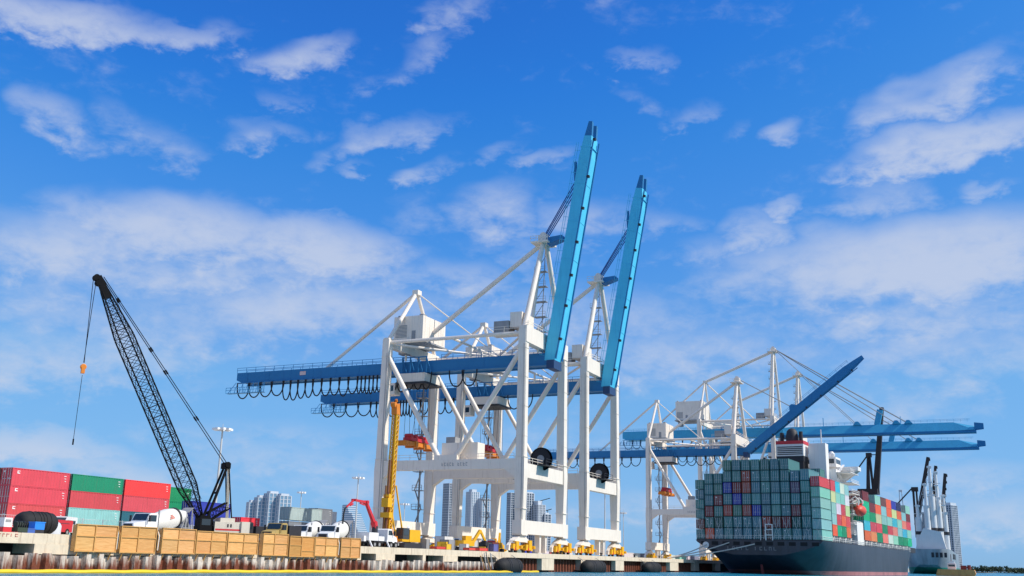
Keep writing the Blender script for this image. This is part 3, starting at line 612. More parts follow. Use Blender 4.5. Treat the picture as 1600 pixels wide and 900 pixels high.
    if tw < 1: mb.loft([[pt(a, lo, -w_), pt(a, lo, w_), pt(a, hi, w_ * tw), pt(a, hi, -w_ * tw)] for a, lo, hi, w_ in ((0, -.5, d0 - .7, bw), (2.5, -.7, d0 - .5, bw), (L - 9, -.7, d0 - .5, bw), (L - 1.5, -.5, d0 - 2.2, bw))])
    else: mb.loft([[pt(a, lo, -w_), pt(a, lo, w_), pt(a, hi, w_), pt(a, hi, -w_)] for a, lo, hi, w_ in ((0, -.5, d0 - .7, bw), (2.5, -.7, d0 - .5, bw), (L - 6, -.7, d0 - .5, bw), (L - 1.5, -.3, d0 - .9, bw))])
    for k in range(int(L / 8) if tw == 1 else 0):
        a = 5 + 8 * k; mb.loft([[pt(a, -.75, -bw - .05), pt(a, -.75, bw + .05), pt(a, d0 - .45, bw + .05), pt(a, d0 - .45, -bw - .05)], [pt(a + .12, -.75, -bw - .05), pt(a + .12, -.75, bw + .05), pt(a + .12, d0 - .45, bw + .05), pt(a + .12, d0 - .45, -bw - .05)]])
    boom = mb.build('boom', P['bm'], root)
    if tw < 1: B().loft([[pt(a, -1.5, -bw - .1), pt(a, -1.5, bw + .1), pt(a, -.72, bw + .1), pt(a, -.72, -bw - .1)] for a in (.2, L - 1)]).build('lower_flange', BLUE, boom)
    mb = B()
    for y in (-bw + .15, bw - .15): mb.loft([[pt(a, -.95, y - .15), pt(a, -.95, y + .15), pt(a, -.705, y + .15), pt(a, -.705, y - .15)] for a in (.6, L - 2)])
    mb.build('trolley_rail', BLUE, boom)
    for y in (-bw + .1, bw - .9):
        mb = B(); mb.loft([[pt(a, lo, y), pt(a, lo, y + .8), pt(a, hi, y + .8), pt(a, hi, y)] for a, lo, hi in ((L - 1.6, -.3, d0 - .9), (L + 1.7, .1, d0 - 1.3))])
        mb.build('boom_tip', P['bt'], boom)
    for k in range(int(L / 7)):
        a = 4 + 7 * k + rnd.uniform(-.9, .9); q = B(); q.loft([[pt(t, -1.3, -bw - .05), pt(t, -1.3, -bw + .5), pt(t, -.71, -bw + .5), pt(t, -.71, -bw - .05)] for t in (a, a + .5)]); q.build('lamp_bracket', DARK, boom)
    mb = B()
    a = 1.0
    prev = None
    while a < L - 3:
        mb.beam(pt(a, d0 - .5, -bw + .05), pt(a, d0 + .6, -bw + .05), .07, .07, up=(0, 1, 0)); a += 2.4
    for h in (.55, .1): mb.beam(pt(1, d0 - .5 + h + .5, -bw + .05), pt(L - 3, d0 - .5 + h + .5, -bw + .05), .07, .07, up=(0, 1, 0))
    mb.build('handrail', P['bm'], boom)
    B().box(ge - .6, ge + 1.0, -hw - .3, hw + .3, gb - .9, gb + .8).build('boom_hinge', M('dark_blue_joint_paint', (.02, .06, .15), .6, var=.2), root)
    A = Vector((wx_ + .2, 0, wa + .7))
    if an > 1.0:
        for y in (-1.3, -.6, .3, 1.2):
            B().cyl((A.x, y * .7, A.z), pt(L * P['stay'], d0 - .5, y), .11, n=5).build('boom_stay', ROPEB, root)
        mb = B(); mb.prism([(wx_ + 1.0, -1.2, wa - 1.2), (wx_ + 4.2, -1.2, wa - .2), (wx_ + 4.2, -1.2, wa + .5), (wx_ + 1.0, -1.2, wa + .3)], (0, 2.4, 0)); mb.build('boom_latch', BLUE, root)
        mb = B(); mb.beam(pt(L * P['stay'], d0 - .5, -1.4), pt(L * P['stay'] + 4, d0 + .2, -1.4), .5, .4, up=(0, 1, 0)); mb.build('stay_lug', BLUE, boom)
    else:
        for fr, rr in P['fore']:
            for y in (-1.5, 1.5): B().cyl((A.x, y * .6, A.z), pt(L * fr, d0 - .3, y), rr, n=5).build('fore_stay', P['fs'], root)
            mb = B(); mb.prism([pt(L * fr - 1.6, d0 - .5, -1.8), pt(L * fr + 1.6, d0 - .5, -1.8), pt(L * fr + .4, d0 + .9, -1.8), pt(L * fr - .6, d0 + .9, -1.8)], (0, 3.6, 0)); mb.build('stay_lug', P['bm'], boom)
        if an < .2:
            mb = B(); mb.beam(pt(L * .5, d0 - .5, 0), pt(L * .5 + 1.5, d0 + 5.5, 0), 2.2, 1.4, up=(0, 1, 0)); mb.build('sheave_post', P['bm'], boom)
            mb = B(); mb.beam(pt(L * .22, d0 - .5, 0), pt(L * .22, d0 + 3.0, 0), .25, .25, up=(0, 1, 0)); mb.beam(pt(L * .62, d0 - .5, 0), pt(L * .62, d0 + 2.6, 0), .25, .25, up=(0, 1, 0)); mb.build('lamp_post', P['bm'], boom)
    # access stair tower beside the far land leg
    mb = B(); xs, ys = G - 1.9, H - 1.2
    z = 4.0; k = 0
    mb.beam((xs, ys, 4), (xs, ys, gb), .3, .3); mb.beam((xs + .9, ys + .9, 4), (xs + .9, ys + .9, gb), .12, .12)
    while z < gb - 4:
        s_ = 1 if k % 2 else -1
        mb.box(xs - 1.3, xs + 1.0, ys - .8, ys + .8, z + 3.9, z + 4.02); rails(mb, [(xs - 1.3, ys - .8, z + 4.0), (xs + 1.0, ys - .8, z + 4.0)], r=.05, step=.8)
        mb.beam((xs - s_ * .9, ys - .5, z), (xs + s_ * .7, ys - .5, z + 4.0), .35, .12); z += 4.0; k += 1
    mb.build('stair_tower', GREYST, root)
    return root

LOOPS = [(-74.6, -62, 3.4, 3.5), (-62, -54, 2.0, 4.3), (-54, -42.5, 2.3, 4.0), (-42.5, -35.5, 1.0, 3.9), (-34.5, -24.5, 2.2, 3.8), (-20, -14, 2.6, 3.6)]
SMALL = dict(gb=39.7, gt=42.0, tie=44.5, top=45.1, dz=41.2, lsap=57.6, wsap=66.0, back=-75.6, gm=BLUE, pm=M('pale_blue_rail_paint', (0.08, 0.38, 0.66), .5), bm=CYAN, bt=BLUE, hw=1.7, boom=49.0, ang=math.radians(80.3), bd=2.2, bw=1.8, stay=.77,
             fest=3.4, loops=LOOPS, trolley=-28.6, spz=24.2, house=(-32.6, -25.6, -4.6, 5.2, 45.9, 51.2), bstay=-52.5, flag=True)
sts('nearer white gantry crane with raised blue boom, spanning the yellow drill rig', 135.25, SMALL)
SB = dict(SMALL); SB.update(flag=False, ang=math.radians(79.8), trolley=-27.5, spz=25.5, loops=[(-74.6, -60, 3.4, 3.5), (-60, -53, 2.0, 4.0), (-53, -48, .8, 4.0), (-48, -32, 2.3, 3.8), (-22, -16, 2.6, 3.5)])
sts('second white gantry crane with raised blue boom, just behind the nearer one', 168.3, SB)
SC = dict(SMALL); SC.update(flag=False, ang=math.radians(37.5), bm=BLUE, boom=50, trolley=-27.0, spz=26.0, fore=((.45, .1),), fs=GREYST, lsap=60, loops=[(-74.6, -36, 3.6, 3.6), (-22, -2, 3.4, 3.4)])
sts('white gantry crane with dark blue boom half raised behind the ship', 313, SC)
BIG = dict(gb=54.4, gt=58.0, tie=60.5, top=61.5, dz=56.0, lsap=79.0, wsap=91.0, back=-67.0, gm=CYAN2, pm=BLUE, bm=CYAN2, bt=BLUE, hw=2.4, boom=74.5, ang=0.0, bd=3.2, bw=2.3, tw=.45, stay=.7, fest=4,
           loops=[(-66, -36, 3.6, 4.0)], trolley=-20, spz=40, house=(-42, -30, -5, 5.5, 62, 70), bstay=-55, fore=((.66, .14), (.40, .12), (.60, .10)), fs=GREYST)
sts('tall white gantry crane with blue boom lowered level over the ship, nearer of two', 385, BIG)
BE = dict(BIG); BE.update(trolley=-12)
sts('tall white gantry crane with level blue boom, farther and lower in view', 446, BE)

# ================================================================= CONTAINERS
def cont_meshes(L, W_, H_, name):
    """door ends face -Y.  returns body, door, rods meshes; origin at the centre of the floor"""
    mb = MB(); x, y = W_ / 2, L / 2; e = .16
    for sx in (-1, 1):
        for sy in (-1, 1): mb.box(sx * x - (e if sx > 0 else 0), sx * x + (0 if sx > 0 else e), sy * y - (e if sy > 0 else 0), sy * y + (0 if sy > 0 else e), 0, H_)
    for sx in (-1, 1):
        a, b = (x - .1, x) if sx > 0 else (-x, -x + .1)
        mb.box(a, b, -y + e, y - e, 0, .16); mb.box(a, b, -y + e, y - e, H_ - .12, H_)
        n = max(8, int(L / .56)); step = (L - 2 * e) / n; pts = []
        for k in range(n):
            t = -y + e + k * step
            for f, d in ((0, .03), (.35, .03), (.5, .075), (.85, .075)): pts.append((sx * (x - d), t + f * step))
        pts.append((sx * (x - .03), y - e))
        i = len(mb.v)
        for px, py in pts: mb.av((px, py, .16)); mb.av((px, py, H_ - .12))
        for k in range(len(pts) - 1): mb.f.append([i + 2 * k, i + 2 * k + 2, i + 2 * k + 3, i + 2 * k + 1])
    for sy in (-1, 1):
        a, b = (y - .14, y) if sy > 0 else (-y, -y + .14)
        mb.box(-x + e, x - e, a, b, 0, .14); mb.box(-x + e, x - e, a, b, H_ - .14, H_)
    mb.box(-x + .1, x - .1, y - .09, y - .05, .14, H_ - .14)
    mb.box(-x + .1, x - .1, -y + .14, y - .14, H_ - .08, H_ - .03); mb.box(-x + .1, x - .1, -y + .14, y - .14, .02, .1)
    o = mb.build(name + '_body', CONT); body = o.data; bpy.data.objects.remove(o)
    w = x - e - .02; n = 5; mb = MB()
    mb.box(0, w, -y + .06, -y + .1, .16, H_ - .16)
    for k in range(n): z = .3 + k * (H_ - .5) / n; mb.box(.06, w - .06, -y + .04, -y + .06, z, z + (H_ - .5) / n * .55)
    o = mb.build(name + '_door', DOOR); door = o.data; bpy.data.objects.remove(o)
    mb = MB()
    for px in (-w * .78, -w * .3, w * .3, w * .78):
        mb.cyl((px, -y - .01, .1), (px, -y - .01, H_ - .1), .05, n=5)
        mb.box(px - .03, px + .3, -y - .01, -y + .02, .95, 1.02); mb.box(px - .07, px + .07, -y - .005, -y + .03, H_ * .62, H_ * .62 + .12)
    o = mb.build(name + '_rods', RODS); rods = o.data; bpy.data.objects.remove(o)
    mb = MB(); mb.box(x - .028, x - .012, -y + .9, -y + 1.4, H_ - .85, H_ - .7); mb.box(x - .028, x - .012, -y + .9, -y + 1.05, H_ - .7, H_ - .4); mb.box(x - .028, x - .012, -y + 1.05, -y + 1.4, H_ - .5, H_ - .4); o = mb.build(name + '_logo', MARK); logo = o.data; bpy.data.objects.remove(o)
    mb = MB()
    for k in range(3): mb.box(x - .028, x - .012, y - 1.15 + .1 * k, y - .7, H_ - .62 - .4 * k, H_ - .52 - .4 * k)
    o = mb.build(name + '_codes', MARK); codes = o.data; bpy.data.objects.remove(o)
    mb = MB(); mb.box(-w * .7, -w * .35, -y + .03, -y + .038, H_ - .7, H_ - .45); mb.box(w * .4, w * .62, -y + .03, -y + .038, H_ * .35, H_ * .42); o = mb.build(name + '_plac', MARK); plac = o.data; bpy.data.objects.remove(o)
    return dict(plac=plac, body=body, door=door, rods=rods, logo=logo, codes=codes, L=L)
def container(K, loc, rz, color, label, group, logo=False, marks=True, flip=False):
    t = thing('shipping_container', label, 'container', loc, rz, group)
    c2 = tuple(min(1, v * rnd.uniform(.88, 1.12)) for v in color)
    child('body', K['body'], t, c2); 
    a = child('door', K['door'], t, c2); b = child('door', K['door'], t, c2); b.scale.x = -1
    child('locking_bars', K['rods'], t)
    if rnd.random() < .22: child('door_placard', K['plac'], t)
    if logo: child('logo_mark', K['logo'], t)
    if marks: child('code_marks', K['codes'], t)
    return t
TEAL = (.066, .20, .21); TEAL2 = (.088, .255, .265); LTEAL = (.26, .52, .45); GTEAL = (.06, .175, .155); DGREEN = (.022, .10, .08); GREEN = (.012, .26, .11); BGREEN = (.01, .42, .20)
CRED = (.60, .07, .085); SCAR = (.80, .05, .06); DRED = (.20, .03, .035); BRED = (.36, .06, .04); OREN = (.74, .13, .05); BROWN = (.17, .07, .06); BLU = (.03, .05, .36); NAVY = (.02, .025, .09)
CYN = (.05, .45, .55); WHT = (.62, .63, .60); GRY = (.22, .23, .24); YG = (.55, .58, .30); PURP = (.10, .07, .13); DBT = (.02, .12, .16); ORG2 = (.8, .22, .1); PINK = (.75, .2, .16)
CN = {TEAL: 'teal', TEAL2: 'bright teal', LTEAL: 'pale teal', GTEAL: 'grey-green', DGREEN: 'dark green', GREEN: 'green', BGREEN: 'bright green', CRED: 'crimson', SCAR: 'scarlet', DRED: 'dark red', BRED: 'brick red', OREN: 'orange-red', BROWN: 'brown', BLU: 'deep blue', NAVY: 'navy', CYN: 'cyan', WHT: 'white', GRY: 'grey', YG: 'yellow-green', PURP: 'dusky purple', DBT: 'dark blue-green', ORG2: 'orange', PINK: 'salmon'}
ORDN = ['bottom', 'second', 'third', 'fourth', 'fifth', 'sixth', 'seventh', 'eighth']
COLN = ['first', 'second', 'third', 'fourth', 'fifth', 'sixth', 'seventh', 'eighth', 'ninth', 'tenth', 'eleventh', 'twelfth', 'thirteenth']

# ---- yard stacks on the left (long sides towards the water)
KY = cont_meshes(11.1, 2.4, 2.66, 'yard'); K4 = cont_meshes(12.0, 2.5, 2.7, 'long'); KS = cont_meshes(5.8, 2.5, 2.96, 'short')
def yard(yc, x, cols, lab, K=KY, logo=False, z0=GZ, hh=2.69):
    for r, c in enumerate(cols):
        if c is None: continue
        container(K, (x - 1.2, yc, z0 + hh * r), 0, c, f'{CN[c]} container, {ORDN[r]} in its stack, {lab}', 'containers stacked in the yard', logo)
yard(67.6, -60, [CRED, CRED, CRED, CRED], 'leftmost red stack behind the black roll', logo=True)
yard(79.3, -60, [LTEAL, LTEAL, CRED, GREEN], 'stack topped by green, right of the red stack', logo=False)
yard(91.2 - .3, -60, [DBT, DBT, CRED, SCAR], 'stack topped by scarlet, left of the lattice boom')
yard(103.2, -66, [GREEN, GREEN, GREEN, GREEN], 'dark green stack just behind the scarlet one')
yard(115.0, -68, [LTEAL, LTEAL, LTEAL], 'pale stack behind the lattice boom foot')
yard(108.0, -60, [BLU, BLU, BLU], 'blue stack behind the lattice crane', hh=2.72)
yard(67.6, -62.6, [DRED, BROWN, DRED, BROWN], 'second row behind the leftmost red stack')
yard(67.6, -65.2, [NAVY, NAVY, BLU, NAVY], 'third row behind the leftmost red stack')
yard(117.4, -58, [CRED, SCAR], 'red pair right of the lattice crane', K=KS, hh=2.7)
# grey pair by the glass tower
yard(138.6, -60, [GRY, GRY], 'bottom pair under the grey stack', K=K4, z0=GZ, hh=2.95)
GRYL = (.40, .43, .42); CN[GRYL] = 'pale grey'
container(K4, (-61.2, 138.6, 9.25), 0, GRYL, 'pale grey container on top of the grey stack by the glass tower', 'containers stacked in the yard')
yard(146.2, -60.3, [None, None, GRY], 'end unit of grey stack', K=KS, hh=2.98)
yard(150.5, -62, [WHT, WHT, WHT], 'white stack end right of the grey one', K=KS, hh=2.8)
# a low row far off beneath the cranes
for k in range(13):
    c = [WHT, WHT, GRY, WHT, DBT, WHT, LTEAL, WHT, GRY, WHT, WHT, NAVY, WHT][k]
    container(K4, (-58 - (k % 2) * 1.5, 352 + 13.2 * k, GZ), 0, c, f'{CN[c]} container in the low far row under the distant cranes, {COLN[k]} from left', 'low row of far containers', marks=False)
for k in range(7):
    c = [WHT, WHT, GRY, BLU, WHT, CRED, WHT][k]
    container(K4, (-96, 300 + 13.6 * k, GZ), 0, c, f'{CN[c]} container in the row beyond the near crane legs, {COLN[k]} from left', 'row of containers beyond the near cranes', marks=False)

# ================================================================= CONTAINER SHIP
SY = math.radians(4.5); SO = Vector((1.5, 234, 0)); SHB = 34.4
def S(x, y, z=0): return (SO.x + x * math.cos(SY) + y * math.sin(SY), SO.y - x * math.sin(SY) + y * math.cos(SY), z)
ship = thing('container_ship', 'large slate grey container ship moored stern-on with stacked deck cargo', 'ship', (SO.x, SO.y, 0), -SY)
mb = MB(); LEN = 192.0; DZ = 8.7; rings = []
LV = [0, .12, .25, .4, .55, .7, .85, 1.0]
for y in (0, 1.5, 4, 8, 13, 20, 30, 50, 80, 120, 140, 150, 160, 168, 175, 181, 186, 190, 192):
    if y < 16: zb = 4.9 - 6.4 * (y / 16) ** .8
    else: zb = -1.5
    dk = DZ + (max(0, y - 120) / 72) ** 2 * 5.0
    k = .62 * max(0, 1 - y / 34)
    half = []
    for t in LV:
        z = zb + (dk - zb) * t
        b = SHB / 2 * (1 - k * (1 - t) ** 1.7)
        if y > 130:
            u = (y - 130) / 62.0; fd = max(0.0, 1 - u ** 2.6); fw = max(0.0, 1 - u ** 1.35); b *= fw + (fd - fw) * t
            b = max(b, .12)
        half.append((b, z))
    rings.append([(SHB / 2 - b, y, z) for b, z in reversed(half)] + [(SHB / 2 + b, y, z) for b, z in half])
mb.loft(rings)
hull = mb.build('hull', HULL, ship, True)
# bulwark rail, rubbing strake, fairleads and marks on the transom
mb = MB(); mb.box(.3, SHB - .3, .1, .35, DZ - .0, DZ + .25); mb.box(SHB - .35, SHB - .1, .3, 120, DZ + .02, DZ + .14); mb.build('deck_edge', DARK, hull)
for k in range(11): MB().box(1.6 + 3.0 * k, 3.4 + 3.0 * k, -.03, .2, 7.35, 8.3).build('mooring_opening', M('deep_shade_paint', (.012, .012, .014), .8), hull)
mb = MB()
x = 9.0
for k in range(11):
    if k != 5:
        mb.box(x, x + .16, -.06, -.035, 6.1, 7.0)
        if k % 2: mb.box(x, x + .7, -.06, -.035, 6.84, 7.0)
        if k % 3: mb.box(x, x + .7, -.06, -.035, 6.1, 6.26)
        if k % 4 == 1: mb.box(x + .54, x + .7, -.06, -.035, 6.1, 7.0)
    x += 1.25
mb.build('name_lettering', M('dull_lettering', (.25, .25, .25), .8, var=.3), hull)
MB().lathe([(0, .05), (.02, .9), (.05, .9), (.06, .05)], (2.9, -.07, 7.3), (0, 1, 0), 14).build('round_mark', MARK, hull)
mb = MB()
for a, b in (((-4.5, -9, 3.7), (9.5, -.1, 8.0)), ((-4.5, -7, 3.7), (16.5, -.1, 7.7)), ((-4.5, -10, 3.6), (3.2, -.1, 7.4))):
    pts = [Vector(a).lerp(Vector(b), i / 10) - Vector((0, 0, .9 * 4 * (i / 10) * (1 - i / 10) * .5)) for i in range(11)]; MB().tube(pts, .16, 5).build('mooring_line', M('mooring_rope', (.55, .52, .45), .8), ship)
mb = MB(); mb.beam((17.2, 4.5, -.8), (17.2, 3.2, 2.4), .6, .4); mb.build('rudder_stock', M('dull_red_paint', (.22, .05, .05), .7), ship)
# white ensign staff frame at the stern
mb = MB(); 
for x in (19.6, 21.4): mb.beam((x, -.25, DZ), (x, -.25, DZ + 4.2), .24, .24)
for z in (DZ + 1.4, DZ + 2.8, DZ + 4.1): mb.beam((19.6, -.25, z), (21.4, -.25, z), .2, .2, up=(0, 1, 0))
mb.beam((18.2, -.25, DZ), (18.2, -.25, DZ + 5.6), .14, .14); mb.build('stern_frame', SHIPW, ship)
# hatch coaming and stanchions
MB().box(2.2, SHB - 2.0, 1.0, 168, DZ - .3, 10.35).build('hatch_coaming', DARK, ship)
for k in range(62):
    y = 13.5 + 2.55 * k
    if 37 < y < 56: continue
    xx = SHB - .45 if y < 140 else SHB - .45 - 10 * max(0, (y - 140) / 30) ** 2
    mb = MB(); mb.beam((xx, y, DZ - .2), (xx, y, 10.45), .34, .34)
    if k % 3 == 0: mb.beam((xx, y, DZ), (xx, y + 2.4, 10.4), .16, .16)
    mb.build('cargo_stanchion', SHIPW, ship)
mb = MB(); rails(mb, [(SHB - .15, 1, DZ), (SHB - .15, 138, DZ)], h=1.1, r=.045, step=2.2); rails(mb, [(.2, .25, DZ + .2), (SHB - .2, .25, DZ + .2)], h=1.0, r=.04, step=1.6); mb.build('deck_rail', SHIPW, ship)
# lashing rods across the two lower tiers of the stern stack
mb = MB(); pit = SHB / 13
for c in range(13):
    x0 = c * pit + .3; x1 = (c + 1) * pit - .3
    mb.beam((x0, .02, 9.0), (x1, .02, 14.8), .06, .06); mb.beam((x1, .02, 9.0), (x0, .02, 14.8), .06, .06); mb.beam((x0, .02, 9.0), (x1, .02, 12.0), .06, .06)
stuff(mb.build('lashing_rods', RODS, ship))
# --- stern stack, bottom to top, port to starboard
T, T2, G_, D_ = TEAL, TEAL2, GTEAL, DGREEN
STERN = [
 (2.68, [T, BROWN, T, T, T, T]),
 (2.96, [OREN, G_, DRED, T, T, T]),
 (2.96, [T2, D_, T, DRED, G_, T]),
 (3.05, [T2, T, BRED, T, BLU, T, G_]),
 (3.05, [T, T, G_, BLU, DRED, T, T]),
 (3.05, [T2, T, BRED, T, BRED, BRED, T]),
 (3.05, [T, T2, BLU, T2, T, T, T2]),
 (3.05, [BROWN, BRED, T, T, T2, T, G_]),
 (3.05, [T2, BROWN, T2, T2, T, T, T]),
 (3.05, [T, DRED, T, T, T, T, T]),
 (3.03, [T2, D_, DRED, T, PURP, T]),
 (3.08, [T, T, T, G_, T2, TEAL2]),
 (2.76, [LTEAL, LTEAL, LTEAL, LTEAL, LTEAL, CRED])]
K_c = {}
for c, (hh, cols) in enumerate(STERN):
    for r, col in enumerate(cols):
        if hh not in K_c: K_c[hh] = cont_meshes(12.1, pit - .30, hh - .20, f'stern{int(hh*100)}')
        container(K_c[hh], S((c + .5) * pit, .25 + 6.1, 8.98 + hh * r), -SY, col, f'{CN[col]} container, {ORDN[r]} tier, {COLN[c]} column from the left on the stern', 'containers stacked at the stern', marks=(c >= 11), logo=False)
# --- four short bays before the deckhouse (starboard columns)
BAY2 = [[OREN, LTEAL, LTEAL, YG, CRED, GTEAL], [BGREEN, CRED, WHT, LTEAL, CYN, None], [GREEN, OREN, CRED, LTEAL, WHT, None], [OREN, CRED, YG, WHT, LTEAL, None]]
for b, cols in enumerate(BAY2):
    for c in range(3):
        for r in range(5 if (b or c == 0) else 6):
            col = cols[r] if c == 0 else rnd.choice([TEAL, BRED, TEAL2, GRY, DRED])
            if col is None: continue
            lab = f'{CN[col]} short container, {ORDN[r]} tier, {COLN[b]} bay behind the deckhouse' + ('' if c == 0 else f', {COLN[c]} row inboard')
            container(KS, S(SHB - (c + .5) * pit - .05, 16.0 + 5.98 * b, 10.5 + 3.0 * r), -SY, col, lab, 'short containers between stern stack and deckhouse', marks=(c == 0))
# --- forward bays
FWD = [[OREN, CYN, BGREEN, BGREEN, DRED], [ORG2, CRED, GREEN, DRED, None], [GREEN, CRED, YG, OREN, LTEAL], [PINK, GREEN, LTEAL, LTEAL, BROWN], [WHT, CRED, LTEAL, OREN, OREN], [LTEAL, PINK, CYN, YG, BLU], [GREEN, LTEAL, LTEAL, OREN, NAVY], [GREEN, CYN, PINK, LTEAL, None], [BGREEN, LTEAL, CRED, DRED, LTEAL], [PINK, ORG2, DBT, DBT, GRY], [ORG2, PINK, LTEAL, DBT, None], [PINK, LTEAL, DBT, None, None]]
KF = cont_meshes(9.85, 2.5, 2.96, 'forward')
for b, cols in enumerate(FWD):
    for c in range(4 if b == 0 else 3):
        inset = 0 if b < 9 else (b - 8)
        for r in range(5):
            col = cols[r] if c == 0 else rnd.choice([TEAL, BRED, DRED, BGREEN, GRY, NAVY, OREN])
            if b == 0 and c in (1, 2): col = [BROWN, GREEN, BGREEN, DRED, DRED][r]
            if col is None: continue
            lab = f'{CN[col]} container, {ORDN[r]} tier, {COLN[b]} bay forward of deckhouse' + ('' if c == 0 else f', {COLN[c]} row inboard')
            container(KF, S(SHB - (c + inset + .5) * pit - .05, 62.0 + 10.15 * b, 10.5 + 3.0 * r - .0), -SY, col, lab, 'containers on the foredeck', logo=(c == 0 and col in (BGREEN, CYN)), marks=(c == 0))
# --- deckhouse
mb = MB(); mb.box(6, 29.5, 44, 55.5, DZ, 31.0); mb.box(22.5, 27.5, 40.2, 44, 26, 38.5); dh = mb.build('deckhouse', SHIPW, ship)
mb = MB(); mb.box(-.2, SHB + .3, 50.5, 55.0, 31.02, 32.2); mb.box(7, 28.5, 49, 56, 32.2, 35.2)
mb.prism([(29.5, 51, 31), (SHB, 51, 31), (29.5, 51, 27.6)], (0, .5, 0)); mb.prism([(29.5, 54.4, 31), (SHB, 54.4, 31), (29.5, 54.4, 27.6)], (0, .5, 0)); br = mb.build('bridge', SHIPW, ship)
for k in range(4): MB().box(28.5, 28.54, 49.4 + 1.6 * k, 50.8 + 1.6 * k, 33.2, 34.6).build('window', GLASS, br)
for k in range(9): MB().box(7.6 + 2.3 * k, 9.6 + 2.3 * k, 48.94, 48.98, 33.2, 34.6).build('window', GLASS, br)
for lv in range(6):
    for k in range(4):
        z = 12 + 3.1 * lv; MB().box(29.5, 29.53, 45.5 + 2.6 * k, 46.4 + 2.6 * k, z + .9, z + 1.9).build('window', GLASS, dh)
mb = MB()
for lv in range(7):
    z = 11.6 + 3.05 * lv; mb.box(29.5, SHB - .6 + (lv % 2) * .3, 43.6, 55.5, z, z + .16); rails(mb, [(SHB - .7, 43.6, z + .16), (SHB - .7, 55.5, z + .16)], h=1.0, r=.05, step=1.5); rails(mb, [(29.5, 43.6, z + .16), (SHB - .7, 43.6, z + .16)], h=1.0, r=.05, step=1.2)
    mb.beam((30.0, 44.4 + 8 * (lv % 2), z), (30.0, 52.4 - 8 * (lv % 2), z + 3.05), .7, .14)
mb.build('outside_deck', SHIPW, dh)
mb = MB(); mb.box(SHB - 3.4, SHB - .25, 46.5, 55.8, DZ, 15.5); mb.build('side_house', SHIPW, dh)
mb = MB(); mb.beam((24, 51, 35.2), (24, 51, 44), .5, .5, .25, .25); mb.box(22, 26, 50.8, 51.2, 39, 39.2); mb.beam((20, 52, 35.2), (20, 52, 40.5), .25, .25); mb.lathe([(0, .2), (.3, .8), (1.2, .95), (2.0, .5), (2.1, .1)], (26.5, 53, 35.2), (0, 0, 1), 12); mb.lathe([(0, .2), (.3, .5), (.9, .6), (1.3, .3)], (27.5, 50.5, 35.2), (0, 0, 1), 12); mb.build('radar_mast', SHIPW, br)
# funnel
mb = MB(); mb.box(13.6, 21.4, 37.5, 43.5, DZ, 33.0); mb.build('engine_casing', M('casing_painted_shade', (.035, .03, .03), .6), ship)  # shade below the funnel is put into this near-black colour
mb = MB(); mb.box(13.4, 21.6, 37.3, 43.7, 34.6, 38.2); fn = mb.build('funnel', SHIPW, ship)
MB().box(13.3, 21.7, 37.2, 43.8, 38.2, 39.2).build('red_band', RED, fn)
mb = MB()
for k in range(5): mb.box(13.7, 21.3, 37.22, 37.3, 35.0 + .55 * k, 35.28 + .55 * k)
mb.build('louver', DARK, fn)
mb = MB(); mb.box(13.45, 21.55, 37.32, 43.6, 33.0, 34.58); mb.build('lower_shade_band', DARK, fn)  # dark strip paints in the shade at the funnel's foot
mb = MB(); mb.lathe([(0, 1.9), (1.5, 1.9), (3.2, 1.6), (4.0, .9), (4.2, .2)], (17.6, 40.5, 39.2), (0, 0, 1), 16); mb.cyl((14.6, 40, 39.2), (14.6, 40, 42), .6, n=10); mb.cyl((20.4, 40, 39.2), (20.4, 40, 42.2), .6, n=10); mb.build('exhaust_pipe', DARK, fn, True)
# lifeboat (hangs in davits on the starboard side)
lb = thing('lifeboat', 'orange-red enclosed lifeboat hanging beside the white deckhouse', 'lifeboat', S(SHB + .2, 50.5, 17.4), -SY)
MB().lathe([(-3.9, .1), (-3.6, .7), (-2.6, 1.35), (-1, 1.65), (1, 1.65), (2.6, 1.35), (3.6, .7), (3.9, .1)], (0, 0, 1.6), (0, 1, 0), 16).build('hull', M('lifeboat_orange', (.72, .09, .05), .45, var=.1), lb, True)
MB().box(-.8, .8, -1.2, .6, 2.8, 3.7).build('canopy', MAT['lifeboat_orange'], lb)
MB().box(.8, .83, -1.0, .4, 3.0, 3.5).build('window', GLASS, lb)
for y in (47.6, 53.4): MB().tube([(SHB - 3, y, 15.5), (SHB - 2.6, y, 21.5), (SHB - .5, y, 23.0), (SHB + .5, y, 22.0), (SHB + .3, y, 20.4)], .22, 6).build('davit', SHIPW, ship)
mb = MB(); mb.beam((SHB - 3.2, 46.6, 15.6), (SHB - .4, 55.6, 15.6), .1, .1); mb.build('davit_rail', SHIPW, ship)
# deck crane of the ship
BLK = M('black_brown_paint', (.035, .024, .022), .55, var=.3, scale=.8, streak=.3, dirt=(.09, .05, .035))
mb = MB(); x, y = 14.6, 181.0
mb.cyl((x, y, 9.5), (x, y, 33.0), 1.4, n=14); dcb = mb.build('deck_crane_pedestal', BLK, ship, True)
mb = MB(); mb.box(x - 5.0, x + 3.0, y - 3, y + 3, 32.4, 34.6); mb.beam((x - 1.1, y - 1.6, 34), (x - .4, y - .6, 48.5), 1.0, 1.0, .7, .7); mb.beam((x - 1.1, y + 1.6, 34), (x - .4, y + .6, 48.5), 1.0, 1.0, .7, .7); mb.beam((x + .9, y, 34), (x + .3, y, 48.0), .9, .9)
mb.box(x - 1.1, x + 1.1, y - 1, y + 1, 48, 49.8); mb.beam((x - 6.2, y, 41.5), (x - .4, y, 49), .5, .5); mb.beam((x + .5, y, 49), (x + 4.0, y, 49), .35, .35); mb.build('deck_crane_tower', BLK, dcb)
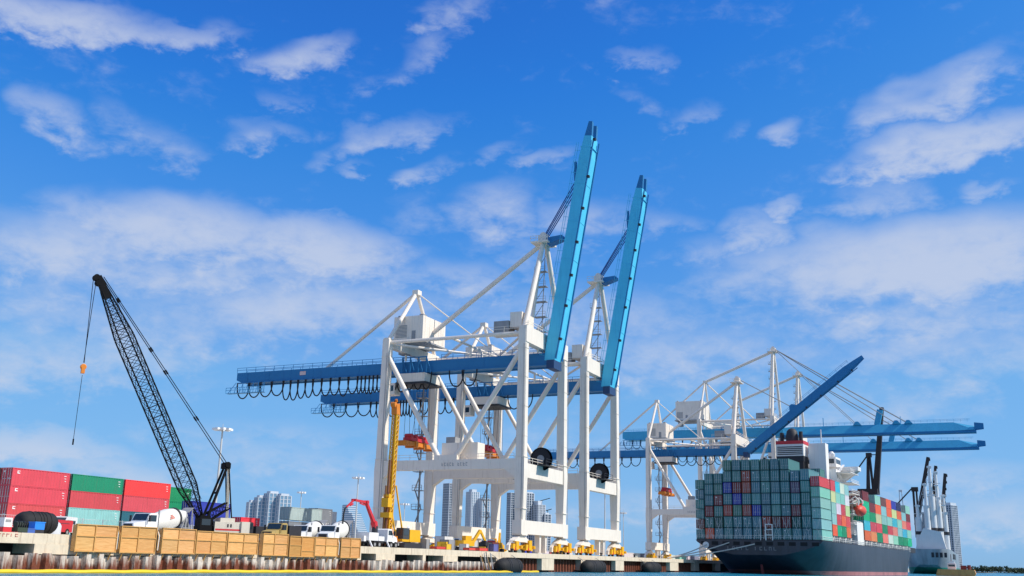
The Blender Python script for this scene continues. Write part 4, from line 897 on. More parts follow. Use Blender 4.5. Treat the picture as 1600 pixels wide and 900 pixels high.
MB().beam((x + 1.9, y, 33.4), (x + 6.6, y, 69.0), 2.5, 2.2, 1.6, 1.6, up=(0, 1, 0)).build('deck_crane_jib', BLK, dcb)
# foremast
mb = MB(); mb.beam((SHB / 2, 188, 12), (SHB / 2, 188, 26), .8, .8, .4, .4); mb.box(SHB / 2 - 2, SHB / 2 + 2, 187.6, 188.4, 21, 21.3); mb.build('foremast', SHIPW, ship)

# ================================================================= GREY HEAVY-LIFT SHIP AHEAD
gs = thing('cargo_ship', 'grey cargo ship with green waterline and white masts beyond the container ship', 'ship', (28.6, 580, 0))
mb = MB(); rings = []
for y, f, zt in ((0, .55, 13.5), (1.5, .72, 13.6), (5, .88, 13.6), (12, .97, 13.2), (25, 1, 12.8), (60, 1, 12.4), (110, 1, 12), (130, .7, 13), (142, .1, 14.5)):
    b = 12.4; zb = -1.0 if y > 10 else 5 - .6 * y; r = []
    for sx in (-1, 1):
        lv = [0, .25, .5, .75, 1.0]
        for t in (lv[::-1] if sx < 0 else lv): r.append((12.4 + sx * b * f * (1 - .35 * max(0, 1 - y / 30) * (1 - t) ** 2), y, zb + (zt - zb) * t))
    rings.append(r)
mb.loft(rings); gh = mb.build('hull', HULLG, gs, True)
for k in range(4): MB().box(14.5 + 2.2 * k, 15.9 + 2.2 * k, -.12, .4, 9.0, 11.6).build('side_opening', DARK, gh)
for k in range(4): MB().box(24.55, 24.9, 22 + 10 * k, 27 + 10 * k, 8.4, 11.4).build('side_opening', DARK, gh)
MASTW = M('mast_pale_paint', (.70, .70, .69), .5, var=.08, scale=.3, streak=.3, dirt=(.4, .36, .32))
mb = MB(); mb.prism([(6, 6, 13), (22.4, 6, 13), (20, 6, 23), (11, 6, 25), (8, 6, 19)], (0, 14, 0)); mb.build('superstructure', MASTW, gs)
for k, (x, y, z0, z1, r) in enumerate(((13.4, 8, 20, 50, 1.5), (16.4, 10, 22, 60, 1.7), (19.4, 12, 22, 57, 1.6), (22.4, 14, 20, 44, 1.4), (8.6, 9, 20, 38, 1.7), (11.0, 12, 20, 34, 1.3))):
    mb = MB(); mb.cyl((x, y, z0 - 7), (x, y, z0 + (z1 - z0) * .55), r * 1.25, r, n=12); mb.cyl((x, y, z0 + (z1 - z0) * .55), (x, y, z1), r * .6, r * .45, n=10); mb.box(x - 1.6, x + 1.6, y - 1.2, y + 1.2, z0 + (z1 - z0) * .55, z0 + (z1 - z0) * .55 + 1.1)
    mb.box(x - 1.3, x + 1.3, y - 1, y + 1, z1 - 1.2, z1 - .2); ms = mb.build('mast', MASTW, gs, True)
    MB().cyl((x, y, z0 + 1.5), (x, y, z0 + 3.2), r * 1.32, n=12).build('black_band', DARK, ms)
for x0, z0, x1, z1, w in ((7.0, 27, 16.0, 65.5, 2.5), (19.6, 22, 24.4, 56, 2.3), (15.4, 30, 19.6, 60.5, 2.0)):
    mb = MB(); mb.beam((x0, 16, z0), (x1, 16, z1), w, w, w * .7, w * .7, up=(0, 1, 0))
    for i in range(9): p = Vector((x0, 16, z0)).lerp(Vector((x1, 16, z1)), (i + .5) / 9); mb.box(p.x + w * .3, p.x + w * .62, 16 - w * .3, 16 + w * .3, p.z, p.z + 1.4)
    mb.build('derrick_jib', BLK, gs)
mb = MB(); mb.beam((6.5, 17, 20), (6.5, 17, 47), 1.2, 1.2); mb.beam((8.2, 17, 20), (8.2, 17, 46), 1.0, 1.0); mb.box(5.5, 9.2, 16, 18, 46, 48.5); mb.beam((-3.6, 17, 38), (6, 17, 48), .7, .7); mb.build('derrick_post', BLK, gs)
mb = MB()
for a, b in (((16.4, 10, 58), (8.6, 9, 37)), ((16.4, 10, 58), (22.4, 14, 43)), ((19.4, 12, 55), (23.5, 13, 22)), ((13.4, 8, 49), (7, 10, 22)), ((16.4, 10, 44), (13.4, 8, 30))): mb.cyl(a, b, .09, n=4)
for x, z in ((13.4, 44), (16.4, 52), (19.4, 50), (16.4, 46), (22.4, 39), (8.6, 33)): mb.beam((x - 2.2, 10, z), (x + 2.2, 10, z), .35, .35); mb.box(x - 1.2, x + 1.0, 9, 11, z - 1.6, z - .9)
stuff(mb.build('rigging', MASTW, gs))
mb = MB(); mb.beam((-2.2, 20, 18), (-1.4, 20, 47), .7, .7, .4, .4); mb.beam((1.0, 20, 18), (-.2, 20, 47), .7, .7, .4, .4); mb.box(-1.7, .2, 19.6, 20.4, 46, 47.2); mb.build('signal_mast', MASTW, gs)

# barge with deck gear
bgx = thing('work_barge', 'rusty orange barge low in the water with white wheelhouse', 'barge', (60, 420, 0))
mb = MB(); mb.prism([(-7, -4, .2), (-6.2, -4, 2.6), (7.5, -4, 2.6), (8.0, -4, 1.0), (7, -4, -.5), (-6.6, -4, -.5)], (0, 9, 0)); mb.build('hull', M('rusty_orange_paint', (.80, .38, .12), .65, var=.3, scale=.7, streak=.5), bgx)
mb = MB(); mb.box(-2.5, .6, -1, 3, 2.6, 5.0); mb.box(-2, .2, -.5, 2.5, 5.0, 5.8); wh = mb.build('wheelhouse', TRUCKW, bgx)
mb = MB(); mb.box(-2.2, .3, -1.03, -1.005, 3.7, 4.5); mb.build('window', GLASS, wh)
mb = MB(); mb.cyl((-1, 1, 5.8), (-1, 1, 8.6), .12, n=6); mb.box(2.4, 4.6, -.5, 2.5, 2.6, 4.2); mb.cyl((5.6, 0, 2.6), (5.6, 0, 4.4), .7, n=10); mb.build('deck_gear', M('dark_red_gear', (.16, .04, .04), .6, var=.3), bgx)

# ================================================================= CRAWLER CRANE (lattice boom)
BLACK = M('black_lattice_paint', (.006, .006, .007), .8, var=.3, scale=1.5, spec=.15)
cd = Vector((-.4854, -.8743, 0)); ca_ = math.atan2(cd.y, cd.x)
cc = thing('crawler_crane', 'black lattice-boom crawler crane with cream house and red stripe', 'crane', (-14 - cd.x * 1.2, 52.5 - cd.y * 1.2, GZ), ca_)
# local: +X along the boom direction
def lat(mb, p, q, w0, w1, n, rc=.095, rb=.034, side=Vector((0, 1, 0))):
    p, q = Vector(p), Vector(q); d = (q - p).normalized(); b = d.cross(side).normalized(); P_ = []
    for i in range(n + 1):
        t = i / n; w = w0 + (w1 - w0) * t; c = p.lerp(q, t); P_.append([c + side * (sx * w / 2) + b * (sy * w / 2) for sx, sy in ((-1, -1), (1, -1), (1, 1), (-1, 1))])
    for k in range(4): mb.cyl(P_[0][k], P_[n][k], rc, n=6)
    for i in range(n):
        for k in range(4):
            mb.cyl(P_[i][k], P_[i + 1][(k + 1) % 4], rb, n=4); mb.cyl(P_[i][(k + 1) % 4], P_[i + 1][k], rb, n=4); mb.cyl(P_[i][k], P_[i][(k + 1) % 4], rb, n=4)
foot = Vector((1.2, 0, 2.98)); tip = Vector((1.2 + 15.75, 0, 31.3)); ax_ = (tip - foot).normalized(); BL = (tip - foot).length
secs = [(0, 4.2, .5, 1.85, 4), (4.2, 11, 1.85, 1.85, 5), (11, 18, 1.85, 1.85, 5), (18, 24.5, 1.85, 1.85, 5), (24.5, 30.8, 1.85, .75, 6)]
for a, b, w0, w1, n in secs:
    mb = MB(); lat(mb, foot + ax_ * a, foot + ax_ * (b - .05), w0, w1, n); mb.build('boom_section', BLACK, cc)
nb_ = ax_.cross(Vector((0, 1, 0))).normalized()
mb = MB(); mb.beam(foot + ax_ * 29.8, foot + ax_ * (BL + .3), .95, 1.0, .6, .7, up=(0, 1, 0))
for t in (BL - .5, BL + .2): mb.cyl(foot + ax_ * t + nb_ * -.3 + Vector((0, -.4, 0)), foot + ax_ * t + nb_ * -.3 + Vector((0, .4, 0)), .4, n=12)
mb.build('boom_head', BLACK, cc)
mb = MB(); mb.box(-4.2, -.2, -1.55, 1.55, .95, 2.5); mb.box(-4.7, -3.6, -1.8, 1.8, .8, 2.6); mb.box(-2.9, -1.0, -1.2, 1.2, 2.5, 3.0); ho = mb.build('machinery_house', CREAM, cc)
mb = MB(); mb.box(-3.55, -.3, 1.55, 1.57, 1.45, 1.65); mb.box(-3.55, -.3, -1.57, -1.55, 1.45, 1.65); mb.build('red_stripe', RED, ho)
mb = MB()
for k in range(2): mb.box(-2.4 + .4 * k, -2.2 + .4 * k, 1.555, 1.575, 1.85, 2.25)
mb.build('number_mark', DARK, ho)
MB().box(-.15, 1.5, -1.4, 1.3, .95, 1.9).build('front_frame', BLACK, cc)
mb = MB(); mb.box(.4, 1.9, 1.32, 2.1, 1.2, 2.9); cbn = mb.build('cab', BLACK, cc)
mb = MB(); mb.box(.6, 1.7, 2.1, 2.12, 2.0, 2.75); mb.build('window', GLASS, cbn)
for y in (-2.1, 2.1):
    mb = MB(); mb.prism([(-3.6, y - .45, .35), (-3.0, y - .45, 0), (3.0, y - .45, 0), (3.6, y - .45, .35), (3.3, y - .45, .95), (-3.3, y - .45, .95)], (0, .9, 0)); mb.build('crawler_track', DARK, cc)
MB().box(-2, 2, -1.7, 1.7, .3, .92).build('undercarriage', BLACK, cc)
# gantry (A frame), winches and reeving
gtp = Vector((-1.5, 0, 9.5))
for y in (-.9, .9):
    MB().beam((.7, y, 2.6), gtp + Vector((0, y * .6, 0)), .26, .26).build('gantry_strut', BLACK, cc); MB().beam((-2.6, y, 2.5), gtp + Vector((-.2, y * .6, 0)), .14, .14).build('gantry_back_leg', BLACK, cc)
MB().beam((-.4, -.75, 6.1), (-.4, .75, 6.1), .22, .22).build('gantry_crossbar', BLACK, cc)
mb = MB(); mb.box(-1.9, -1.1, -.7, .7, 9.2, 9.9); mb.cyl((-1.5, -.8, 9.7), (-1.5, .8, 9.7), .36, n=12); mb.build('gantry_head', BLACK, cc)
mb = MB(); lat(mb, (1.0, 0, 2.6), (-2.2, 0, 4.6), 1.1, .8, 4); mb.cyl((.2, -.8, 2.4), (.2, .8, 2.4), .5, n=12); mb.box(.2, 1.5, -1.0, 1.0, 1.9, 3.2); mb.build('winch', BLACK, cc)
mb = MB()
for k in range(5): mb.cyl((-2.3, -.4 + .2 * k, 2.6), (-1.9, -.4 + .2 * k, 9.6), .04, n=4)
mb.build('boom_hoist_rope', CREAM, cc)
for y in (-.45, .45):
    mb = MB(); a = gtp + Vector((0, y, .3)); b = tip + nb_ * .5 + Vector((0, y * .6, 0)); mb.cyl(a, b, .055, n=5)
    for t in (.25, .5, .62, .88): p = a.lerp(b, t); mb.cyl(p - (b - a).normalized() * .3, p + (b - a).normalized() * .3, .11, n=6)
    mb.build('pendant_line', BLACK, cc)
hk = Vector((tip.x + .5, 0, 20.0))
mb = MB()
for y in (-.3, .3): mb.cyl((tip.x + .5 - y * .4, y, 31.4), (hk.x + y * .2, y * .4, hk.z + .6), .04, n=4)
mb.cyl((foot + ax_ * 29.5 + nb_ * .9), foot + ax_ * 2 + nb_ * 1.0, .035, n=4); mb.build('hoist_rope', BLACK, cc)
mb = MB(); mb.lathe([(-.2, .28), (-.16, .36), (.16, .36), (.2, .28)], hk + Vector((0, 0, .1)), (0, 1, 0), 12); mb.box(hk.x - .2, hk.x + .2, -.22, .22, hk.z - .7, hk.z); mb.build('hook_block', ORG, cc)
mb = MB(); mb.cyl(hk + Vector((0, 0, -.9)), (hk.x + .05, .05, 11.4), .03, n=4); mb.cyl((hk.x + .05, .05, 11.4), (hk.x + .05, .05, 10.7), .09, n=6); mb.build('tag_line', BLACK, cc)

# ================================================================= TRUCKS AND PLANT
def wheel(parent, x, y, r=.5, w=.32):
    o = MB().cyl((x, y - w / 2, r), (x, y + w / 2, r), r, n=16).build('wheel', RUBBER, parent, True)
    MB().cyl((x, y - w / 2 - .012, r), (x, y + w / 2 + .012, r), r * .5, n=10).build('rim', GREYST, o)
def truck_cab(root, x0, paint):
    """bonneted cab; bonnet points to +x, x0 = rear of the cab"""
    mb = MB(); mb.prism([(x0, -1.15, 1.0), (x0, -1.15, 2.75), (x0 + .25, -1.15, 2.9), (x0 + 1.25, -1.15, 2.85), (x0 + 1.75, -1.15, 1.95), (x0 + 1.75, -1.15, 1.0)], (0, 2.3, 0))
    cab = mb.build('cab', paint, root)
    mb = MB(); mb.loft([[(x0 + 1.75, -1.05, .85), (x0 + 1.75, 1.05, .85), (x0 + 1.75, 1.0, 1.95), (x0 + 1.75, -1.0, 1.95)], [(x0 + 3.3, -.95, .8), (x0 + 3.3, .95, .8), (x0 + 3.3, .8, 1.68), (x0 + 3.3, -.8, 1.68)]]); bn = mb.build('bonnet', paint, root)
    MB().box(x0 + 3.3, x0 + 3.36, -.62, .62, .85, 1.6).build('grille', DARK, bn)
    MB().box(x0 + 3.2, x0 + 3.55, -1.15, 1.15, .45, .82).build('bumper', GREYST, root)
    for s in (-1, 1): MB().box(x0 + 3.28, x0 + 3.35, s * .78 - .13, s * .78 + .13, 1.05, 1.3).build('headlight', MARK, bn)
    mb = MB(); n = Vector((.9, 0, .5)).normalized() * .015
    mb.prism([Vector((x0 + 1.30, -1.0, 2.76)) + n, Vector((x0 + 1.30, 1.0, 2.76)) + n, Vector((x0 + 1.70, 1.0, 2.05)) + n, Vector((x0 + 1.70, -1.0, 2.05)) + n], n); mb.build('windscreen', GLASS, cab)
    for s in (-1, 1):
        yy = s * 1.15; MB().prism([(x0 + .25, yy, 1.95), (x0 + 1.55, yy, 1.95), (x0 + 1.2, yy, 2.65), (x0 + .25, yy, 2.65)], (0, s * .02, 0)).build('side_window', GLASS, cab)
        MB().box(x0 + 1.5, x0 + 1.62, s * 1.42 - .13, s * 1.42 + .13, 1.9, 2.6).build('mirror', DARK, cab)
    return cab
def mixer(label, loc, rz, mark=True):
    t = thing('mixer_truck', label, 'mixer truck', loc, rz, 'concrete mixer trucks on the quay')
    MB().box(-4.2, 4.5, -.5, .5, .7, .95).build('chassis', DARK, t)
    truck_cab(t, 1.35, TRUCKW)
    for x in (3.9, -1.4, -2.75):
        for s in (-1, 1): wheel(t, x, s * 1.0)
    a = Vector((1.0, 0, 1.75)); d = Vector((-4.9, 0, 1.15)).normalized()
    dr = MB().lathe([(0, .5), (.15, .85), (1.1, 1.15), (2.2, 1.25), (3.2, 1.15), (4.4, .78), (5.1, .55), (5.25, .5)], a, d, 22).build('drum', M('drum_pale_paint', (.72, .70, .64), .45, var=.08, streak=.2), t, True)
    if mark:
        c = a + d * 2.0; side = Vector((0, 1, 0)); upv = d.cross(side)
        mb = MB()
        for k in range(3):
            rr = 1.262; pts = []
            for th in (.15 + k * .14, .25 + k * .14): pts.append(th)
            q = [c + d * tt + (side * math.cos(th) + (-upv if upv.z < 0 else upv) * math.sin(th)) * rr for tt, th in ((-.35 + .1 * k, pts[0]), (.35 - .1 * k, pts[0]), (.35 - .1 * k, pts[1]), (-.35 + .1 * k, pts[1]))]
            mb.prism(q, (0, .02, .01))
        mb.build('drum_emblem', REDMARK, dr)
    mb = MB(); mb.lathe([(3.4, 1.14), (3.4, 1.2), (3.6, 1.2), (3.6, 1.1)], a, d, 22); mb.build('drum_ring', DARK, dr)
    mb = MB(); mb.prism([(-3.9, -.6, 3.2), (-3.9, .6, 3.2), (-4.6, .7, 3.75), (-4.6, -.7, 3.75)], (-.35, 0, .1)); mb.beam((-4.3, 0, 2.6), (-5.0, 0, 1.2), .55, .2); mb.build('hopper', GREYST, t)
    mb = MB()
    for s in (-1, 1): mb.beam((-3.6, s * .75, .95), (-3.9, s * .5, 3.1), .16, .16); mb.beam((-2.8, s * .75, .95), (-3.8, s * .55, 2.9), .12, .12)
    mb.box(-4.2, -3.2, -.8, .8, 1.4, 1.5); mb.beam((-4.6, .7, .9), (-4.6, .7, 3.6), .08, .08); mb.beam((-4.9, .9, .9), (-4.6, .7, 3.6), .08, .08); mb.build('rear_frame', GREYST, t)
    MB().cyl((.9, .8, 1.0), (.9, .8, 3.3), .09, n=8).build('exhaust_stack', GREYST, t)
    for s in (-1, 1): MB().box(-3.5, -.7, s * 1.0 - .25, s * 1.0 + .25, 1.06, 1.12).build('mudguard', TRUCKW, t)
    return t
mixer('white mixer truck facing left in front of the lattice crane', (-10.5, 41.6, GZ), math.radians(-90), True)
mixer('white mixer truck nearest the red pump boom, striped drum raised', (-9.5, 76.0, GZ), math.radians(-78), False)
mixer('white mixer truck behind its twin, beside the grey containers', (-14.5, 76.5, GZ), math.radians(-80), False)
def flat_truck(label, loc, rz, paint, load=None):
    t = thing('lorry', label, 'lorry', loc, rz)
    MB().box(-3.4, 3.2, -.5, .5, .65, .9).build('chassis', DARK, t); truck_cab(t, .4, paint)
    for x in (3.0, -1.6, -2.8):
        for s in (-1, 1): wheel(t, x, s * 1.0, .48)
    mb = MB(); mb.box(-3.6, .2, -1.2, 1.2, .95, 1.15); mb.build('flat_bed', GREYST, t)
    if load: MB().box(-3.4, -.2, -1.1, 1.1, 1.16, load).build('body_box', DARK, t)
    return t
flat_truck('orange-yellow lorry with dark cab glass left of the white mixers', (-13.0, 68.0, GZ), math.radians(-85), M('dull_mustard_paint', (.42, .30, .10), .55, var=.2, streak=.4), 2.6)
flat_truck('dark lorry half hidden right of the crawler crane', (-17.0, 66.0, GZ), math.radians(-95), DARK, 2.4)
def van(label, loc, rz, color, L=4.6, h=1.9, pickup=False):
    t = thing('van' if not pickup else 'pickup_truck', label, 'van' if not pickup else 'pickup', loc, rz)
    mb = MB(); x = L / 2
    if pickup: prof = [(-x, .4), (-x, 1.05), (-.3, 1.05), (-.1, 1.75), (.9, 1.75), (1.35, 1.1), (x - .1, 1.0), (x, .75), (x, .4)]
    else: prof = [(-x, .35), (-x, h - .1), (-x + .15, h), (x - 1.5, h), (x - .75, 1.15), (x - .1, .95), (x, .7), (x, .35)]
    mb.prism([(a, -.9, b) for a, b in prof], (0, 1.8, 0)); b_ = mb.build('body', OBJP, t, color=color)
    w0 = (.95, 1.3) if pickup else (x - 1.42, x - .85)
    for s in (-1, 1): MB().box((-.05 if pickup else -x + .6), w0[0], s * .9, s * .915, 1.2, h - .35 if not pickup else 1.62).build('side_window', GLASS, b_)
    n = .012
    MB().prism([(w0[0] + .05, -.8, (1.7 if pickup else h - .12)), (w0[0] + .05, .8, (1.7 if pickup else h - .12)), (w0[1], .8, 1.22), (w0[1], -.8, 1.22)], (.03, 0, .02)).build('windscreen', GLASS, b_)
    for xx in (-x + .85, x - .85):
        for s in (-1, 1): wheel(t, xx, s * .82, .34, .22)
    return t
van('white van parked by the red car behind the big black roll', (-9.5, 26.8, GZ), math.radians(-60), (.72, .72, .70))
van('red car-sized van right of the big black roll', (-8.2, 24.6, GZ), math.radians(-75), (.55, .03, .04), 4.2, 1.5)
van('white pickup truck left of the nearer crane bogies', (-10, 112.5, GZ), math.radians(-100), (.78, .78, .78), 5.2, 1.8, True)
van('pale blue-white van under the nearer crane', (-14, 118.5, GZ), math.radians(-70), (.55, .66, .75), 5.0, 2.3)
van('white van farthest right beneath the near cranes', (-16, 126.0, GZ), math.radians(-80), (.75, .75, .73), 5.2, 2.4)
van('crimson van between land side crane wheels', (-14, 134.5, GZ), math.radians(-80), (.6, .04, .12), 4.8, 2.1)

# pump truck
pt_ = thing('concrete_pump_truck', 'white concrete pump truck with folding red boom arched left', 'pump truck', (-9.0, 86.6, GZ), math.radians(90))
MB().box(-4.4, 4.0, -.5, .5, .7, 1.0).build('chassis', DARK, pt_); truck_cab(pt_, 1.0, TRUCKW)
for x in (3.6, -1.2, -2.5, 2.2):
    for s in (-1, 1): wheel(pt_, x, s * 1.0)
mb = MB(); mb.box(-4.2, -1.6, -1.15, 1.15, 1.05, 2.2); mb.box(-1.4, .2, -1.1, 1.1, 1.05, 1.7); mb.box(-4.9, -4.25, -.7, .7, .9, 1.7); mb.build('pump_body', TRUCKW, pt_)
MB().cyl((-.9, 0, 1.7), (-.9, 0, 3.2), .45, n=12).build('turret', DARK, pt_)
bp_ = [Vector((-.9, 0, 3.0)), Vector((-1.2, 0, 3.6)), Vector((-3.8, 0, 6.6)), Vector((-7.1, 0, 6.75)), Vector((-9.0, 0, 5.6))]
for k in range(1, 4):
    mb = MB(); a, b = bp_[k], bp_[k + 1]; w = (.5, .38, .24)[k - 1]; mb.beam(a, b, w, w, w * .8, w * .8, up=(0, 1, 0)); mb.cyl(a + Vector((0, -.4, 0)), a + Vector((0, .4, 0)), w * .75, n=10)
    mb.beam(a.lerp(b, .1) + Vector((0, 0, -.45)), a.lerp(b, .5) + Vector((0, 0, -.3)), .18, .18, up=(0, 1, 0)); mb.build('boom_section', RED, pt_)
MB().beam(bp_[0], bp_[1], .7, .7, up=(0, 1, 0)).build('boom_base', RED, pt_)
mb = MB(); mb.tube([bp_[4], bp_[4] + Vector((-.35, 0, -.2)), bp_[4] + Vector((-.6, 0, -1.0)), bp_[4] + Vector((-.8, 0, -4.2))], .11, 6); mb.build('end_hose', RUBBER, pt_)
for x in (-3.9, 1.0):
    for s in (-1, 1): MB().beam((x, s * 1.0, 1.1), (x, s * 1.6, .05), .2, .2).build('outrigger', TRUCKW, pt_)

# drill rig
dr = thing('drilling_rig', 'tall yellow drilling rig with orange mast head beside the crane leg', 'drilling rig', (-9, 94.0, GZ), math.radians(90))
# local +X = along the quay (away), mast on the -X side, leaning slightly
mb = MB(); mA, mB_ = Vector((-4.6, 0, .8)), Vector((-3.9, 0, 21.0)); lat(mb, mA, mB_, .85, .8, 26, .1, .05); mb.beam(mA + Vector((.28, 0, 0)), mB_ + Vector((.28, 0, 0)), .5, .28, up=(0, 1, 0)); mast = mb.build('mast', YEL, dr)
mb = MB(); mb.prism([(-4.5, -.5, 20.8), (-3.4, -.5, 20.8), (-3.7, -.5, 22.6), (-4.6, -.5, 22.2)], (0, 1.0, 0)); mb.cyl((-4.7, -.4, 22.3), (-4.7, .4, 22.3), .42, n=12); mb.cyl((-4.2, -.2, 22.8), (-4.4, -.2, 23.2), .2, n=8); mb.build('mast_head', ORG, dr)
mb = MB(); mb.cyl((-5.3, 0, .6), (-4.95, 0, 13.5), .2, n=8); mb.cyl((-5.65, .25, .4), (-5.4, .25, 9.5), .12, n=8); mb.cyl((-5.6, -.3, .4), (-5.35, -.3, 8.5), .12, n=8); mb.build('kelly_bar', M('rust_brown_steel', (.22, .09, .04), .6, var=.3), dr)
mb = MB(); mb.box(-5.9, -4.6, -.6, .6, 6.2, 7.6); mb.box(-5.7, -4.7, -.8, .8, 4.6, 5.4); mb.cyl((-5.2, -.5, 7.9), (-5.2, .5, 7.9), .35, n=10); mb.build('rotary_drive', YEL, dr)
for y in (-.7, .7): MB().beam((-3.9, y, 9.6), (-1.2, y, 2.4), .2, .2).build('mast_strut', YEL, dr)
mb = MB(); mb.box(-2.2, 1.4, -1.3, .0, 1.1, 1.5); mb.box(.0, 3.4, -1.35, 1.35, 1.1, 3.0); bd_ = mb.build('engine_house', YEL, dr)
mb = MB(); mb.box(-2.1, -.2, -1.35, -.1, 1.5, 3.2); cb_ = mb.build('cab', M('cab_dark_paint', (.06, .06, .06), .5), dr)
mb = MB(); mb.box(-1.9, -.4, -1.38, -1.355, 2.1, 3.05); mb.box(-2.13, -2.105, -1.2, -.25, 2.1, 3.05); mb.build('window', GLASS, cb_)
for y in (-1.5, 1.5): MB().prism([(-2.6, y - .4, .35), (-2.1, y - .4, 0), (2.6, y - .4, 0), (3.1, y - .4, .35), (2.8, y - .4, .95), (-2.3, y - .4, .95)], (0, .8, 0)).build('crawler_track', DARK, dr)
mb = MB(); mb.box(-4.6, -2.2, -.5, .5, .9, 1.9); mb.beam((-3, 0, 1.6), (-4.4, 0, 4.2), .5, .5); mb.build('mast_foot', ORG, dr)

# ================================================================= PLYWOOD FORMS ALONG THE EDGE
FORMS = [(19.5, 24.55), (25.0, 29.7), (30.4, 35.4), (35.6, 40.35), (40.55, 45.7), (46.6, 51.45), (51.6, 56.7), (56.85, 61.9), (62.5, 67.2)]
FLAB = ['leftmost plywood form box on quay edge, gap with timber to its right', 'plywood form box below the white mixer cab', 'plywood form box below the mixer drum', 'plywood form box below the lattice crane base', 'plywood form box below the cream crane house', 'plywood form box left of the dark-boarded one', 'darker plywood form box with low boards, seventh from left', 'plywood form box under the white mixer cabs', 'rightmost plywood form box, by the pump truck']
for k, (a, b) in enumerate(FORMS):
    z0, z1 = 1.9 + rnd.uniform(-.08, .08), 4.25 + rnd.uniform(-.1, .08)
    t = thing('formwork_box', FLAB[k], 'formwork', (0.1 + rnd.uniform(-.06, .08), (a + b) / 2, z0), rnd.uniform(-.03, .03), 'plywood form boxes along the quay edge'); L = b - a; H_ = z1 - z0
    tone = [(1, 1, 1), (.92, .88, .8), (1.03, 1.02, 1.05), (.97, .93, .86), (1.02, 1.0, .95), (1, 1, 1), (.8, .7, .5), (1.02, .98, .92), (.95, .9, .85)][k]; cols = [-L / 2, rnd.uniform(-.25, .25), L / 2]; zm = H_ * rnd.uniform(.53, .58)
    for i in range(2):
        zz = [0, zm if k != 6 else (zm, H_ * .28)[i], H_]
        for j in range(2): MB().box(.40, .44 + rnd.uniform(-.008, .012), cols[i] + .012, cols[i + 1] - .012, zz[j] + .012, zz[j + 1] - .012).build('plywood_sheet', PLY, t, color=tuple(v * rnd.uniform(.95, 1.03) for v in tone))
        MB().box(.455, .52, cols[i] + .02, cols[i + 1] - .05, zz[1] - .045, zz[1] + .045).build('batten', TIMB, t)
    for i, c in enumerate(cols): MB().box(.456, .53, c - .05 + (.05 if i == 0 else -.05 if i == 2 else 0), c + .05 + (.05 if i == 0 else -.05 if i == 2 else 0), -.1, H_ + .02).build('batten', TIMB, t)
    MB().box(.455, .535, -L / 2, L / 2, -.06, .05).build('batten', TIMB, t); MB().box(.30, .535, -L / 2, L / 2, H_ - .05, H_ + .035).build('batten', TIMB, t)
    for e in (-L / 2 + .02, L / 2 - .06): MB().box(-.02, .40, e, e + .04, 0, H_ - .05).build('end_board', PLY, t)
    MB().box(.02, .40, -L / 2 + .06, L / 2 - .06, -.02, .02).build('bottom_board', PLY, t)
    n = int(L / 1.1)
    for i in range(n): yy = -L / 2 + .5 + i * (L - 1) / max(1, n - 1); MB().beam((.42, yy, -.02), (.10, yy, -.75), .09, .09).build('prop', TIMB, t)
# rods and hoses hanging between forms
for k, (yy, lab) in enumerate(((24.78, 'bundle of pale hoses hanging between first two form boxes'), (30.05, 'bundle of pale and dark hoses between second and third form boxes'), (62.2, 'loose orange-brown hose hanging left of the last form box'))):
    t = thing('hose_bundle', lab, 'hoses', (.3, yy, GZ))
    for i in range(3): MB().tube([(-.4, -.1 + .1 * i, .9), (.05, -.1 + .1 * i, .8 - .1 * i), (.22, -.1 + .12 * i, .2), (.18, -.08 + .1 * i, -1.2)], .06, 6).build('hose', [MARK, CABLE, TIMB][(i + k) % 3], t)

# timber pile behind the forms
tp = thing('timber_pile', 'jumbled orange timber pile behind the first form boxes', 'timber', (-3.6, 28.0, GZ), 0)
for k in range(34):
    z = .12 + .16 * (k // 7); MB().beam((rnd.uniform(-1, 1), rnd.uniform(-4.5, -.4), z + .35 * rnd.random()), (rnd.uniform(-1, 1), rnd.uniform(.4, 4.5), z + .5 * rnd.random()), .2, .12).build('plank', [TIMB, PLY, ORG][k % 3], tp)

# big black roll (spare fender) with gear in front
rl = thing('fender_roll', 'huge black ribbed rubber roll lying on the quay at left', 'fender', (-5.2, 20.0, GZ))
MB().lathe([(-2.05, .15), (-2.05, .55), (-1.9, .8), (-1.55, .98), (-1.2, 1.02), (1.2, 1.02), (1.6, .98), (1.9, .8), (2.05, .5), (2.05, .15)], (0, 0, 1.02), (0, 1, 0), 28).build('body', RUBBER, rl, True)
mb = MB()
for t in (-.9, -.2, .15, .5, 1.0): mb.lathe([(t - .07, 1.0), (t - .07, 1.065), (t + .07, 1.065), (t + .07, 1.0)], (0, 0, 1.02), (0, 1, 0), 28)
mb.build('rib', RUBBER, rl)
t = thing('storage_bin', 'bright blue bin in front of the black roll', 'bin', (-3.6, 18.75, GZ))
mb = MB(); mb.box(-.4, .4, -.55, .55, .38, 1.0); b_ = mb.build('body', OBJP, t, color=(.02, .22, .75)); MB().box(-.44, .44, -.59, .59, 1.0, 1.08).build('lid', OBJP, t, color=(.03, .28, .8)); MB().box(-.4, .4, -.55, .55, 0, .36).build('pallet', DARK, t)
t = thing('storage_bin', 'dull blue low box left of the bright blue bin', 'bin', (-3.4, 17.75, GZ)); MB().box(-.35, .35, -.4, .4, 0, .42).build('body', OBJP, t, color=(.05, .12, .4)); MB().box(-.38, .38, -.43, .43, .42, .48).build('lid', OBJP, t, color=(.06, .14, .45))
t = thing('generator', 'dark pipework generator left of the black roll', 'generator', (-3.2, 16.5, GZ))
mb = MB(); mb.box(-.5, .5, -.55, .55, .1, .5); mb.cyl((0, -.4, .75), (0, .4, .75), .28, n=10); mb.build('engine', M('dark_green_machine', (.03, .05, .035), .6, var=.3), t)
mb = MB()
